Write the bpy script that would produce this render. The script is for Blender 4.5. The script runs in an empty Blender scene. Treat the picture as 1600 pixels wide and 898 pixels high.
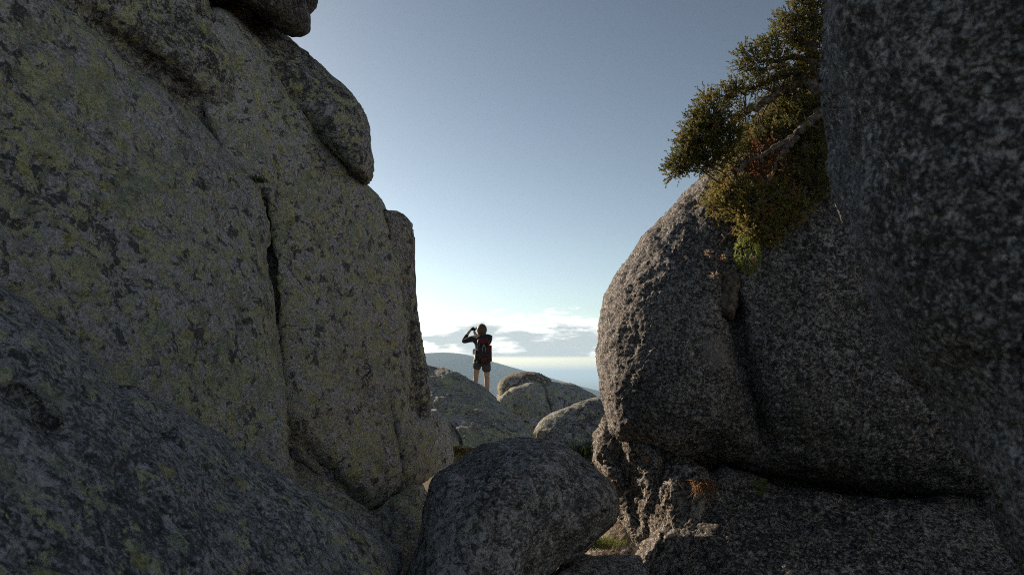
import bpy, bmesh, math, random
import numpy as np
from mathutils import Vector, Matrix

random.seed(7)
RNG = np.random.default_rng(11)
sc = bpy.context.scene
COL = sc.collection

# ------------------------------------------------------------------ camera
F_PX, CX, CY = 1067.0, 800.0, 449.0
TILT = math.radians(7.2)
CAM = np.array([0.0, 0.0, 1.5])
FWD = np.array([0, math.cos(TILT), math.sin(TILT)])
UPV = np.array([0, -math.sin(TILT), math.cos(TILT)])
RGT = np.array([1.0, 0, 0])
cd = bpy.data.cameras.new('camera')
cam = bpy.data.objects.new('camera', cd)
COL.objects.link(cam)
cam.location = CAM
cam.rotation_euler = (math.radians(90) + TILT, 0, 0)
cd.sensor_width = 36.0
cd.lens = 36.0 * F_PX / 1600.0
cd.clip_start = 0.05
cd.clip_end = 200000
cd.dof.use_dof = True
cd.dof.focus_distance = 5.5
cd.dof.aperture_fstop = 5.0
sc.camera = cam

# ------------------------------------------------------------------ light
SUN_AZ = math.radians(-43)      # left of the view direction (+Y)
SUN_EL = math.radians(19)
SUN_STRENGTH = 4.8
SKY_STRENGTH = 0.12
sc.view_settings.view_transform = 'Standard'
sc.view_settings.look = 'None'
sc.view_settings.exposure = 0.64
sc.view_settings.gamma = 1.0
sc.cycles.use_denoising = False
sc.cycles.filter_width = 1.0
sc.cycles.sample_clamp_indirect = 4.0
sc.cycles.max_bounces = 8
sc.cycles.diffuse_bounces = 5
sc.cycles.volume_bounces = 0
sc.cycles.caustics_reflective = False
sc.cycles.caustics_refractive = False

S = Vector((math.sin(SUN_AZ) * math.cos(SUN_EL), math.cos(SUN_AZ) * math.cos(SUN_EL), math.sin(SUN_EL)))
sl = bpy.data.lights.new('sun', 'SUN')
sl.energy = SUN_STRENGTH
sl.angle = math.radians(0.5)
sl.color = (1.0, 0.80, 0.60)
so = bpy.data.objects.new('sun', sl)
COL.objects.link(so)
so.location = (-20, 30, 30)
so.rotation_euler = (-S).to_track_quat('-Z', 'Y').to_euler()

# ------------------------------------------------------------------ node helper
class NT:
    def __init__(self, tree):
        self.t = tree
    def n(self, typ, **kw):
        nd = self.t.nodes.new(typ)
        ins = kw.pop('ins', {})
        for k, v in kw.items():
            setattr(nd, k, v)
        for k, v in ins.items():
            if isinstance(v, bpy.types.NodeSocket):
                self.t.links.new(v, nd.inputs[k])
            else:
                nd.inputs[k].default_value = v
        return nd
    def math(self, op, a, b=None, c=None, clamp=False):
        nd = self.t.nodes.new('ShaderNodeMath')
        nd.operation = op
        nd.use_clamp = clamp
        for i, v in enumerate((a, b, c)):
            if v is None: continue
            if isinstance(v, bpy.types.NodeSocket): self.t.links.new(v, nd.inputs[i])
            else: nd.inputs[i].default_value = v
        return nd.outputs[0]
    def mix(self, fac, a, b, blend='MIX'):
        nd = self.t.nodes.new('ShaderNodeMix')
        nd.data_type = 'RGBA'
        nd.blend_type = blend
        for i, v in ((0, fac), (6, a), (7, b)):
            if isinstance(v, bpy.types.NodeSocket): self.t.links.new(v, nd.inputs[i])
            elif i == 0: nd.inputs[0].default_value = v
            else: nd.inputs[i].default_value = (*v, 1.0)[:4]
        return nd.outputs[2]
    def ramp(self, fac, lo, hi):
        nd = self.t.nodes.new('ShaderNodeMapRange')
        nd.interpolation_type = 'SMOOTHSTEP'
        self.t.links.new(fac, nd.inputs[0])
        nd.inputs[1].default_value = lo
        nd.inputs[2].default_value = hi
        return nd.outputs[0]
    def noise(self, vec, scale, detail=4, rough=0.5, dist=0.0, off=None):
        if off is not None:
            m = self.n('ShaderNodeVectorMath', operation='ADD', ins={0: vec, 1: off})
            vec = m.outputs[0]
        nd = self.n('ShaderNodeTexNoise', ins={'Vector': vec, 'Scale': scale, 'Detail': detail, 'Roughness': rough, 'Distortion': dist})
        return nd.outputs[0]

# ------------------------------------------------------------------ world
world = bpy.data.worlds.new('World')
sc.world = world
world.use_nodes = True
w = NT(world.node_tree)
for nd in list(world.node_tree.nodes):
    world.node_tree.nodes.remove(nd)
sky = w.n('ShaderNodeTexSky', sky_type='NISHITA', sun_disc=False)
sky.sun_elevation = SUN_EL
sky.sun_rotation = SUN_AZ
sky.altitude = 1800
sky.air_density = 1.0
sky.dust_density = 1.7
sky.ozone_density = 1.0
sk0 = w.mix(1.0, sky.outputs[0], (0.165, 0.170, 0.155), 'MULTIPLY')
hs0 = w.n('ShaderNodeHueSaturation', ins={'Saturation': 0.60, 'Value': 1.0, 'Color': sk0})
gam = w.n('ShaderNodeGamma', ins={'Color': hs0.outputs[0], 'Gamma': 1.6})      # clear, deep mountain-air sky
hsv = w.n('ShaderNodeVectorMath', operation='MULTIPLY', ins={0: gam.outputs[0], 1: (4.55, 4.32, 4.15)})
tc = w.n('ShaderNodeTexCoord')
sep = w.n('ShaderNodeSeparateXYZ', ins={0: tc.outputs['Generated']})
el = w.math('ARCSINE', sep.outputs[2])
az = w.math('ARCTAN2', sep.outputs[0], sep.outputs[1])
def cloud_density(del_el):
    e = w.math('ADD', el, del_el)
    co = w.n('ShaderNodeCombineXYZ', ins={0: w.math('MULTIPLY', az, 14.0), 1: w.math('MULTIPLY', e, 52.0), 2: 3.7})
    n1 = w.noise(co.outputs[0], 1.0, 7, 0.58)
    big = w.n('ShaderNodeCombineXYZ', ins={0: w.math('MULTIPLY', az, 5.0), 1: w.math('MULTIPLY', e, 10.0), 2: 1.0})
    n2 = w.noise(big.outputs[0], 1.0, 2, 0.5)
    n = w.math('ADD', w.math('MULTIPLY', n1, 0.7), w.math('MULTIPLY', n2, 0.3))
    top = w.math('MULTIPLY', w.ramp(e, 0.058, 0.118), 0.30)       # thins out upwards
    return w.math('SUBTRACT', n, top)
d0 = cloud_density(0.0)
d1 = cloud_density(0.008)
mask = w.ramp(d0, 0.355, 0.42)
base = w.ramp(el, 0.021, 0.027)                                  # flat cloud base
mask = w.math('MULTIPLY', w.math('MULTIPLY', mask, base), w.math('SUBTRACT', 1.0, w.ramp(el, 0.092, 0.112)))
thick = w.ramp(d1, 0.385, 0.49)
ccol = w.mix(thick, (7.0, 6.9, 6.7), (2.75, 3.05, 3.3))
skyc = w.mix(w.math('MULTIPLY', mask, 0.88), hsv.outputs[0], ccol)
bg = w.n('ShaderNodeBackground', ins={'Color': skyc, 'Strength': SKY_STRENGTH})
wo = w.n('ShaderNodeOutputWorld')
world.node_tree.links.new(bg.outputs[0], wo.inputs[0])

# ------------------------------------------------------------------ maths
def ray(px, py):
    px = np.asarray(px, float); py = np.asarray(py, float)
    return FWD + RGT * ((px - CX) / F_PX)[..., None] + UPV * ((CY - py) / F_PX)[..., None]
def at(px, py, d):
    return CAM + ray(px, py) * np.asarray(d, float)[..., None]

_perm = np.random.default_rng(5).permutation(256)
_perm = np.concatenate([_perm, _perm, _perm])
_grad = np.random.default_rng(6).normal(size=(256, 3)).astype(np.float32)
_grad /= np.linalg.norm(_grad, axis=1)[:, None]
def perlin(P):
    P = np.asarray(P, np.float32)
    i = np.floor(P).astype(np.int64)
    f = (P - i).astype(np.float32)
    i &= 255
    u = f * f * f * (f * (f * 6 - 15) + 10)
    out = 0
    for dx in (0, 1):
        a = _perm[i[:, 0] + dx]
        wx = u[:, 0] if dx else 1 - u[:, 0]
        for dy in (0, 1):
            b = _perm[a + i[:, 1] + dy]
            wy = u[:, 1] if dy else 1 - u[:, 1]
            for dz in (0, 1):
                g = _grad[_perm[b + i[:, 2] + dz]]
                wz = u[:, 2] if dz else 1 - u[:, 2]
                out = out + wx * wy * wz * (g[:, 0] * (f[:, 0] - dx) + g[:, 1] * (f[:, 1] - dy) + g[:, 2] * (f[:, 2] - dz))
    return out * 1.5

def smooth_poly(pts, per=5):
    P = np.asarray(pts, float)
    n = len(P); out = []
    for k in range(n):
        p0, p1, p2, p3 = P[k - 1], P[k], P[(k + 1) % n], P[(k + 2) % n]
        for j in range(per):
            t = j / per
            out.append(0.5 * ((2 * p1) + (-p0 + p2) * t + (2 * p0 - 5 * p1 + 4 * p2 - p3) * t * t + (-p0 + 3 * p1 - 3 * p2 + p3) * t ** 3))
    return np.array(out)

def poly_fields(X, Y, poly):
    """inside flag, distance to the outline, nearest outline point, smooth inner distance"""
    n = len(poly)
    ins = np.zeros(X.shape, bool)
    best = np.full(X.shape, 1e18)
    nx = np.zeros(X.shape); ny = np.zeros(X.shape)
    phi = np.zeros(X.shape)
    for k in range(n):
        x1, y1 = poly[k]; x2, y2 = poly[(k + 1) % n]
        dx, dy = x2 - x1, y2 - y1
        L = math.hypot(dx, dy)
        if L < 1e-9: continue
        dx /= L; dy /= L
        rx = X - x1; ry = Y - y1
        s = rx * dx + ry * dy
        h2 = np.maximum((rx * dy - ry * dx) ** 2, 1e-3)
        s1 = -s; s2 = L - s
        phi += (s2 / np.sqrt(h2 + s2 * s2) - s1 / np.sqrt(h2 + s1 * s1)) / h2
        t = np.clip(s, 0, L)
        qx = x1 + dx * t; qy = y1 + dy * t
        d2 = (X - qx) ** 2 + (Y - qy) ** 2
        m = d2 < best
        best[m] = d2[m]; nx[m] = qx[m]; ny[m] = qy[m]
        if abs(y2 - y1) > 1e-12:
            c = ((y1 > Y) != (y2 > Y))
            ins ^= c & (X < (x2 - x1) * (Y - y1) / (y2 - y1) + x1)
    ds = np.sqrt(2.0 / np.maximum(phi, 1e-12))
    return ins, np.sqrt(best), nx, ny, ds

def line_dist(X, Y, pts):
    """distance to an open polyline, and the signed side of the nearest segment"""
    best = np.full(X.shape, 1e18); side = np.zeros(X.shape); arc = np.zeros(X.shape)
    P = np.asarray(pts, float); acc = 0.0
    for (x1, y1), (x2, y2) in zip(P[:-1], P[1:]):
        dx, dy = x2 - x1, y2 - y1
        L2 = dx * dx + dy * dy
        t = np.clip(((X - x1) * dx + (Y - y1) * dy) / L2, 0, 1)
        d2 = (X - x1 - dx * t) ** 2 + (Y - y1 - dy * t) ** 2
        m = d2 < best
        best[m] = d2[m]
        sd = (X - x1) * dy - (Y - y1) * dx
        side[m] = np.sign(sd[m])
        arc[m] = acc + t[m] * math.sqrt(L2)
        acc += math.sqrt(L2)
    return np.sqrt(best), side, np.clip(np.minimum(arc, acc - arc) / (0.22 * acc) + 0.08, 0, 1)

# ------------------------------------------------------------------ tagging
def tag(o, label=None, cat=None, group=None, kind=None):
    if label: o['label'] = label
    if cat: o['category'] = cat
    if group: o['group'] = group
    if kind: o['kind'] = kind
    return o

def mesh_obj(name, verts, faces, mat, parent=None, smooth=True, origin=None):
    me = bpy.data.meshes.new(name)
    V = np.asarray(verts, float)
    if origin is None:
        origin = np.array([V[:, 0].mean(), V[:, 1].mean(), V[:, 2].min()]) if parent is None else np.zeros(3)
    V = V - origin
    if isinstance(faces, np.ndarray):
        k = faces.shape[1]
        me.vertices.add(len(V)); me.vertices.foreach_set('co', V.astype(np.float32).ravel())
        me.loops.add(faces.size); me.loops.foreach_set('vertex_index', faces.astype(np.int32).ravel())
        me.polygons.add(len(faces))
        me.polygons.foreach_set('loop_start', np.arange(0, faces.size, k, dtype=np.int32))
        me.polygons.foreach_set('loop_total', np.full(len(faces), k, np.int32))
        me.update(calc_edges=True); me.validate()
    else:
        me.from_pydata([tuple(v) for v in V], [], [tuple(f) for f in faces])
    if smooth: me.polygons.foreach_set('use_smooth', np.ones(len(me.polygons), bool))
    if mat: me.materials.append(mat)
    o = bpy.data.objects.new(name, me)
    o.location = origin
    COL.objects.link(o)
    if parent is not None: o.parent = parent
    return o

def empty(name, loc):
    o = bpy.data.objects.new(name, None)
    o.empty_display_size = 0.2
    COL.objects.link(o)
    o.location = loc
    return o

# ------------------------------------------------------------------ materials
def new_mat(name):
    m = bpy.data.materials.new(name)
    m.use_nodes = True
    for nd in list(m.node_tree.nodes): m.node_tree.nodes.remove(nd)
    return m, NT(m.node_tree)

def finish(m, t, color, rough=0.9, normal=None, spec=0.25, trans=None):
    b = t.n('ShaderNodeBsdfPrincipled', ins={'Base Color': color, 'Roughness': rough, 'Specular IOR Level': spec})
    if normal is not None: t.t.links.new(normal, b.inputs['Normal'])
    out = b.outputs[0]
    if trans:
        tr = t.n('ShaderNodeBsdfTranslucent', ins={'Color': color})
        mx = t.n('ShaderNodeMixShader', ins={0: trans, 1: out, 2: tr.outputs[0]})
        out = mx.outputs[0]
    o = t.n('ShaderNodeOutputMaterial')
    t.t.links.new(out, o.inputs[0])
    return m

YEL1, YEL2 = (0.51, 0.50, 0.28), (0.42, 0.445, 0.31)
def granite(name, dark=(0.10, 0.097, 0.096), light=(0.40, 0.385, 0.385), yellow=0.5, pale=0.4, black=0.4,
            grain=1.0, bump=0.012, patches=(), seed=0.0, warm=0.0, patch_scale=1.0, speck=0.65):
    """weathered granite: mineral grain, black, pale and yellow-green crustose lichen"""
    m, t = new_mat(name)
    tc = t.n('ShaderNodeTexCoord')
    v = t.n('ShaderNodeVectorMath', operation='ADD', ins={0: tc.outputs['Object'], 1: (seed, seed * 0.7, -seed)}).outputs[0]
    broad = t.noise(v, 1.3, 5, 0.6)
    zone = t.noise(v, 0.9, 4, 0.55, 0.6, (31, 7, 12))
    stv = t.n('ShaderNodeVectorMath', operation='MULTIPLY', ins={0: v, 1: (7.0, 7.0, 0.55)}).outputs[0]
    streak = t.ramp(t.noise(stv, 1.0, 6, 0.6, 0.3), 0.54, 0.70)
    mid = t.noise(v, 11.0 * patch_scale, 8, 0.68, 0.4, (3, 1, 7))
    fine = t.noise(v, 62.0 * grain, 5, 0.72, 0.2, (9, 2, 4))
    vor = t.n('ShaderNodeTexVoronoi', ins={'Vector': v, 'Scale': 95.0 * grain})
    vsep = t.n('ShaderNodeSeparateColor', ins={0: vor.outputs['Color']})
    tone = t.math('ADD', t.math('MULTIPLY', fine, 0.62), t.math('MULTIPLY', mid, 0.38))
    tone = t.math('ADD', tone, t.math('MULTIPLY', t.math('SUBTRACT', vsep.outputs[0], 0.5), 0.20))
    tone = t.math('ADD', tone, t.math('MULTIPLY', t.math('SUBTRACT', broad, 0.5), 0.35))
    col = t.mix(t.ramp(tone, 0.43, 0.575), dark, light)
    if warm:
        wm = t.ramp(t.noise(v, 2.3, 5, 0.6, 0.3, (5, 5, 1)), 0.47, 0.66)
        col = t.mix(t.math('MULTIPLY', wm, warm), col, (0.19, 0.135, 0.085))
    def patch_mask(scale, off, amount, soft=0.013, det=12):
        a = t.noise(v, scale * patch_scale, det, 0.61, 0.6, off)
        b = t.noise(v, scale * patch_scale * 5.5, 4, 0.7, 0.0, off)
        c = t.noise(v, scale * patch_scale * 0.22, 3, 0.5, 0.0, off)
        f = t.math('ADD', t.math('MULTIPLY', a, 0.70), t.math('ADD', t.math('MULTIPLY', b, 0.15), t.math('MULTIPLY', c, 0.15)))
        f = t.math('ADD', f, t.math('MULTIPLY', t.math('SUBTRACT', zone, 0.5), 0.16))       # dense and bare zones
        th = 0.585 - 0.125 * amount
        return t.ramp(f, th - soft, th + soft)
    pm = patch_mask(8.0, (11, 3, 5), pale)
    pcol = t.mix(t.ramp(fine, 0.35, 0.65), (0.32, 0.315, 0.33), (0.55, 0.54, 0.56))
    col = t.mix(t.math('MULTIPLY', pm, 0.85), col, pcol)
    bm = patch_mask(10.0, (1, 17, 9), black)
    col = t.mix(t.math('MULTIPLY', bm, 0.80), col, (0.030, 0.030, 0.032))
    col = t.mix(t.math('MULTIPLY', streak, 0.36), col, (0.075, 0.073, 0.072))
    hgt = t.math('ADD', t.math('MULTIPLY', fine, 0.8), t.math('MULTIPLY', mid, 0.9))
    hgt = t.math('ADD', hgt, t.math('MULTIPLY', vor.outputs['Distance'], -0.30))
    if yellow > 0:
        ym = patch_mask(9.0, (7, 29, 2), yellow)
        ycol = t.mix(t.noise(v, 5.0, 4, 0.6, 0, (2, 2, 8)), YEL1, YEL2)
        ycol = t.mix(t.ramp(fine, 0.33, 0.47), (0.16, 0.16, 0.08), ycol)
        col = t.mix(t.math('MULTIPLY', ym, 0.92), col, ycol)
        hgt = t.math('ADD', hgt, t.math('MULTIPLY', ym, 0.12))
        # round crustose rosettes of many sizes
        wv = t.n('ShaderNodeVectorMath', operation='ADD', ins={0: v, 1: t.n('ShaderNodeVectorMath', operation='SCALE', ins={0: t.n('ShaderNodeTexNoise', ins={'Vector': v, 'Scale': 28.0, 'Detail': 4.0}).outputs['Color'], 'Scale': 0.045}).outputs[0]}).outputs[0]
        for rs, keep, rc in ((9.0, 0.62, (0.45, 0.44, 0.20)), (14.0, 0.60, (0.50, 0.49, 0.495)), (6.5, 0.74, (0.34, 0.38, 0.27))):
            rv = t.n('ShaderNodeTexVoronoi', ins={'Vector': wv, 'Scale': rs, 'Randomness': 1.0})
            rsep = t.n('ShaderNodeSeparateColor', ins={0: rv.outputs['Color']})
            size = t.math('MULTIPLY', rsep.outputs[1], 0.36)
            inside_ = t.ramp(t.math('SUBTRACT', size, rv.outputs['Distance']), 0.0, 0.05)
            on = t.math('MULTIPLY', t.math('MULTIPLY', inside_, t.math('GREATER_THAN', rsep.outputs[0], keep)), 0.75)
            col = t.mix(on, col, t.mix(t.ramp(fine, 0.36, 0.56), tuple(q * 0.45 for q in rc), rc))
        # a few pale green map lichens
        gm = patch_mask(5.0, (19, 4, 33), yellow * 0.35)
        col = t.mix(t.math('MULTIPLY', gm, 0.7), col, (0.30, 0.335, 0.24))
    # mineral specks: biotite-dark pits and pale feldspar grains, on lichen and bare rock alike
    sp1 = t.noise(v, 40.0 * grain, 4, 0.78, 0.3, (41, 12, 3))
    sp2 = t.noise(v, 58.0 * grain, 3, 0.75, 0.2, (14, 51, 23))
    dk = t.math('MULTIPLY', t.ramp(sp1, 0.515, 0.575), speck)
    col = t.mix(dk, col, (0.028, 0.028, 0.030))
    lt = t.math('MULTIPLY', t.ramp(sp2, 0.56, 0.61), speck * 0.55)
    col = t.mix(lt, col, tuple(min(q * 1.45 + 0.05, 0.62) for q in light))
    hgt = t.math('SUBTRACT', hgt, t.math('MULTIPLY', dk, 0.35))
    # hairline cracks, broken up
    ce = t.n('ShaderNodeTexVoronoi', feature='DISTANCE_TO_EDGE', ins={'Vector': t.n('ShaderNodeVectorMath', operation='ADD', ins={0: v, 1: t.n('ShaderNodeVectorMath', operation='SCALE', ins={0: t.n('ShaderNodeTexNoise', ins={'Vector': v, 'Scale': 3.5, 'Detail': 5.0}).outputs['Color'], 'Scale': 0.25}).outputs[0]}).outputs[0], 'Scale': 1.1})
    ck = t.math('MULTIPLY', t.math('SUBTRACT', 1.0, t.ramp(ce.outputs['Distance'], 0.002, 0.008)), t.ramp(t.noise(v, 1.7, 3, 0.5, 0, (8, 8, 2)), 0.60, 0.68))
    col = t.mix(t.math('MULTIPLY', ck, 0.55), col, (0.03, 0.028, 0.025))
    hgt = t.math('SUBTRACT', hgt, t.math('MULTIPLY', ck, 0.6))
    for (pos, rad, pc, amt) in patches:
        d = t.n('ShaderNodeVectorMath', operation='DISTANCE', ins={0: t.n('ShaderNodeNewGeometry').outputs['Position'], 1: pos}).outputs['Value']
        d = t.math('ADD', d, t.math('MULTIPLY', t.math('SUBTRACT', mid, 0.5), rad * 1.6))
        pk = t.math('SUBTRACT', 1.0, t.ramp(d, rad * 0.75, rad * 1.1))
        pk = t.math('MULTIPLY', pk, amt)
        col = t.mix(pk, col, t.mix(t.ramp(fine, 0.3, 0.7), tuple(c * 0.55 for c in pc), pc))
    bp = t.n('ShaderNodeBump', ins={'Strength': 1.0, 'Distance': bump, 'Height': hgt})
    return finish(m, t, col, 0.88, bp.outputs[0], 0.2)

# ------------------------------------------------------------------ rock builder 
FRONT = {}
def rock(key, name, outline, depth, H, R, T, mat, label, cat='boulder', step=2.6, grooves=(), steps=(), humps=(),
         rough=((0.55, 0.035), (0.17, 0.018), (0.06, 0.009)), cob=None, pits=(0.11, 0.05), group=None, per=5, seed=0.0, parent=None, quad=False):
    """A rock from its outline at its own distance: the face follows `depth` (three or more control
    points) and swells towards the viewer by H metres, the back by T metres; then real 3-D noise."""
    poly = smooth_poly(outline, per)
    dp = np.array(depth, float)
    ter = [np.ones(len(dp)), (dp[:, 0] - 800) / 800, (dp[:, 1] - 449) / 800]
    if quad:
        ter += [ter[1] ** 2, ter[2] ** 2]
    co = np.linalg.lstsq(np.array(ter).T, 1 / dp[:, 2], rcond=None)[0]
    def D(x, y):
        a, b = (x - 800) / 800, (y - 449) / 800
        r = co[0] + co[1] * a + co[2] * b
        if quad: r = r + co[3] * a * a + co[4] * b * b
        return 1 / np.maximum(r, 0.02)
    lo = poly.min(0) - step * 1.5; hi = poly.max(0) + step * 1.5
    xs = np.arange(lo[0], hi[0] + step, step); ys = np.arange(lo[1], hi[1] + step, step)
    X, Y = np.meshgrid(xs, ys)
    ins, dd, qx, qy, ds = poly_fields(X, Y, poly)
    ny, nx = X.shape
    cell = ins[:-1, :-1] | ins[1:, :-1] | ins[:-1, 1:] | ins[1:, 1:]
    used = np.zeros(X.shape, bool)
    used[:-1, :-1] |= cell; used[1:, :-1] |= cell; used[:-1, 1:] |= cell; used[1:, 1:] |= cell
    rim = used & ~ins
    # pull near-rim points outwards so that the rounded edge is evenly sampled
    Rw = min(R * 0.35, 16.0)
    tau = np.clip(dd / Rw, 0, 1)
    dn = Rw * (2 * tau ** 2 - tau ** 3)
    k = np.where(ins & (dd < Rw) & (dd > 1e-6), dn / np.maximum(dd, 1e-6), 1.0)
    PX = np.where(ins, qx + (X - qx) * k, qx)
    PY = np.where(ins, qy + (Y - qy) * k, qy)
    ds = np.where(ins, ds * k, 0.0)
    g = np.sqrt(1 - np.exp(-2 * ds / R))
    far = D(PX, PY)
    front = far - H * g
    ext = np.zeros_like(front)
    for pts, wd, dep in grooves:
        d, _, tp = line_dist(PX, PY, pts)
        ext += dep * tp * np.exp(-(d / wd) ** 2)
    for pts, wd, dep, fall in steps:      # ground on the right-hand side of the line lies deeper
        d, s, tp = line_dist(PX, PY, pts)
        sd = d * s
        ext += dep * tp / (1 + np.exp(-np.clip(sd / wd, -40, 40))) * np.exp(-np.maximum(sd, 0) / fall)
    for (hx, hy, rx, ry, amp) in humps:
        ext -= amp * np.exp(-((PX - hx) / rx) ** 2 - ((PY - hy) / ry) ** 2)
    front = front + ext * np.minimum(g * 1.6, 1)
    back = far + T * g
    idx = np.full(X.shape, -1, int)
    idx[used] = np.arange(used.sum())
    Vf = at(PX[used], PY[used], front[used])
    inner = ins & used
    bidx = idx.copy()
    bidx[inner] = used.sum() + np.arange(inner.sum())
    Vb = at(PX[inner], PY[inner], back[inner])
    cy, cx = np.nonzero(cell)
    def quads(I, flip):
        q = np.stack([I[cy, cx], I[cy, cx + 1], I[cy + 1, cx + 1], I[cy + 1, cx]], 1)
        return q[:, ::-1] if flip else q
    Ff = quads(idx, True); Fb = quads(bidx, False)
    # drop back cells whose corners are all on the rim (they coincide with the front)
    keep = ~((rim[cy, cx]) & (rim[cy, cx + 1]) & (rim[cy + 1, cx + 1]) & (rim[cy + 1, cx]))
    Fall = np.concatenate([Ff[keep], Fb[keep]])
    V = np.concatenate([Vf, Vb])
    # vertex normals
    def normals(V):
        e1 = V[Fall[:, 2]] - V[Fall[:, 0]]; e2 = V[Fall[:, 3]] - V[Fall[:, 1]]
        fn = np.cross(e1, e2)
        N = np.zeros_like(V)
        for j in range(4):
            for a in range(3):
                N[:, a] += np.bincount(Fall[:, j], fn[:, a], len(V))
        return N / np.maximum(np.linalg.norm(N, axis=1), 1e-12)[:, None]
    N = None
    for (wl, amp) in rough:
        nf = len(V) if wl > 0.1 else len(Vf)
        N = normals(V) if (wl > 0.1 or N is None) else N
        disp = perlin(V[:nf] / wl + seed * 13.7 + wl * 31)
        V[:nf] += N[:nf] * (disp * amp)[:, None]
    if cob:
        N = normals(V)
        wl, amp = cob
        nf = len(Vf)
        a = np.abs(perlin(V[:nf] / wl + seed)); b = np.abs(perlin(V[:nf] / (wl * 0.5) + seed + 40))
        V[:nf] += N[:nf] * ((a - 0.25) * amp + (b - 0.25) * amp * 0.55)[:, None]
    if pits:
        N = normals(V); nf = len(Vf)
        q = perlin(V[:nf] / pits[0] + seed * 3.3 + 70)
        V[:nf] -= N[:nf] * (np.clip(q - 0.28, 0, None) * pits[1])[:, None]
        q = perlin(V[:nf] / (pits[0] * 3.1) + seed * 5.3 + 20)         # exfoliated sheets: small crisp steps
        V[:nf] += N[:nf] * (np.tanh((q - 0.12) * 28) * pits[1] * 0.16)[:, None]
    # unused verts (dropped cells)
    u = np.unique(Fall); rem = np.full(len(V), -1); rem[u] = np.arange(len(u))
    o = mesh_obj(name, V[u], rem[Fall], mat, parent)
    if parent is None: tag(o, label, cat, group)
    xs0, ys0 = xs[0], ys[0]
    fr = np.where(used, front, 1e9)
    def lookup(px, py):
        i = int(round((px - xs0) / step)); j = int(round((py - ys0) / step))
        if 0 <= i < nx and 0 <= j < ny and fr[j, i] < 1e8: return float(fr[j, i])
        return None
    FRONT[key] = lookup
    return o
#@@ROCKS
# ------------------------------------------------------------------ ground, mountain, air
def ground_z(x, y):
    r = np.hypot(x, y)
    z = 0.12 * perlin(np.stack([x / 3.1, y / 3.1, 0 * x], -1)) + 0.04 * perlin(np.stack([x / .7, y / .7, 0 * x + 5], -1))
    z = z * np.clip(1 - r / 60, 0, 1)
    z = z - 0.7 * np.clip((y - 7.5) / 3.5, 0, 1) ** 2 - 0.012 * np.clip(y - 10, 0, 14)
    fall = np.clip(r - 30, 0, None)
    z = z - 302 * (1 - np.exp(-fall / 900.0)) * np.where(fall > 0, 1, 0)
    z = z + np.clip(fall / 300, 0, 1) * np.exp(-fall / 2500) * 18 * perlin(np.stack([x / 420, y / 420, 0 * x + 9], -1))
    return z - 0.05
m_ground, t = new_mat('hill_soil')
tcn = t.n('ShaderNodeTexCoord'); v = tcn.outputs['Object']
n1 = t.noise(v, 1.7, 6, 0.6); n2 = t.noise(v, 30, 6, 0.7); n3 = t.noise(v, 0.004, 8, 0.65); n4 = t.noise(v, 0.03, 4, 0.6)
c = t.mix(t.ramp(n2, 0.35, 0.65), (0.13, 0.10, 0.07), (0.29, 0.235, 0.165))
c = t.mix(t.ramp(n1, 0.48, 0.58), c, (0.09, 0.115, 0.035))
far = t.mix(t.ramp(t.math('ADD', t.math('MULTIPLY', n3, .7), t.math('MULTIPLY', n4, .3)), 0.44, 0.56), (0.08, 0.09, 0.05), (0.30, 0.26, 0.17))
pos = t.n('ShaderNodeVectorMath', operation='LENGTH', ins={0: v}).outputs['Value']
c = t.mix(t.ramp(pos, 40, 220), c, far)
bp = t.n('ShaderNodeBump', ins={'Strength': 1.0, 'Distance': 0.02, 'Height': n2})
finish(m_ground, t, c, 0.95, bp.outputs[0], 0.1)
rad = np.concatenate([[0.0], np.geomspace(0.5, 60000, 190)])
ang = np.linspace(0, 2 * math.pi, 181)[:-1]
RR, AA = np.meshgrid(rad, ang, indexing='ij')
gx = (RR * np.sin(AA)).ravel(); gy = (RR * np.cos(AA)).ravel()
gv = np.stack([gx, gy, ground_z(gx, gy)], 1)
ni, nj = RR.shape
gi, gj = np.meshgrid(np.arange(ni - 1), np.arange(nj), indexing='ij')
a = gi * nj + gj; b = gi * nj + (gj + 1) % nj
gf = np.stack([a, a + nj, b + nj, b], -1).reshape(-1, 4)
gf = gf[gf[:, 0] >= nj]
cap = np.stack([np.zeros(nj, int), nj + np.arange(nj), nj + (np.arange(nj) + 1) % nj, np.zeros(nj, int)], 1)[:, :3]
gv2 = np.concatenate([gv[:1], gv[nj:]])
faces = [tuple(q - nj + 1) for q in gf] + [(0, 1 + j, 1 + (j + 1) % nj) for j in range(nj)]
g = mesh_obj('ground', gv2, faces, m_ground, origin=np.zeros(3))
tag(g, 'bare hill soil with thin grass running down to a hazy plain', kind='structure')

#@@HILL
m_mtn, t = new_mat('mountain_scrub')
tcn = t.n('ShaderNodeTexCoord'); v = tcn.outputs['Object']
n1 = t.noise(v, 0.0035, 9, 0.66); n2 = t.noise(v, 0.02, 6, 0.7)
c = t.mix(t.ramp(t.math('ADD', t.math('MULTIPLY', n1, .6), t.math('MULTIPLY', n2, .4)), 0.42, 0.58), (0.03, 0.042, 0.026), (0.09, 0.09, 0.055))
finish(m_mtn, t, c, 1.0, None, 0.0)
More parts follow.
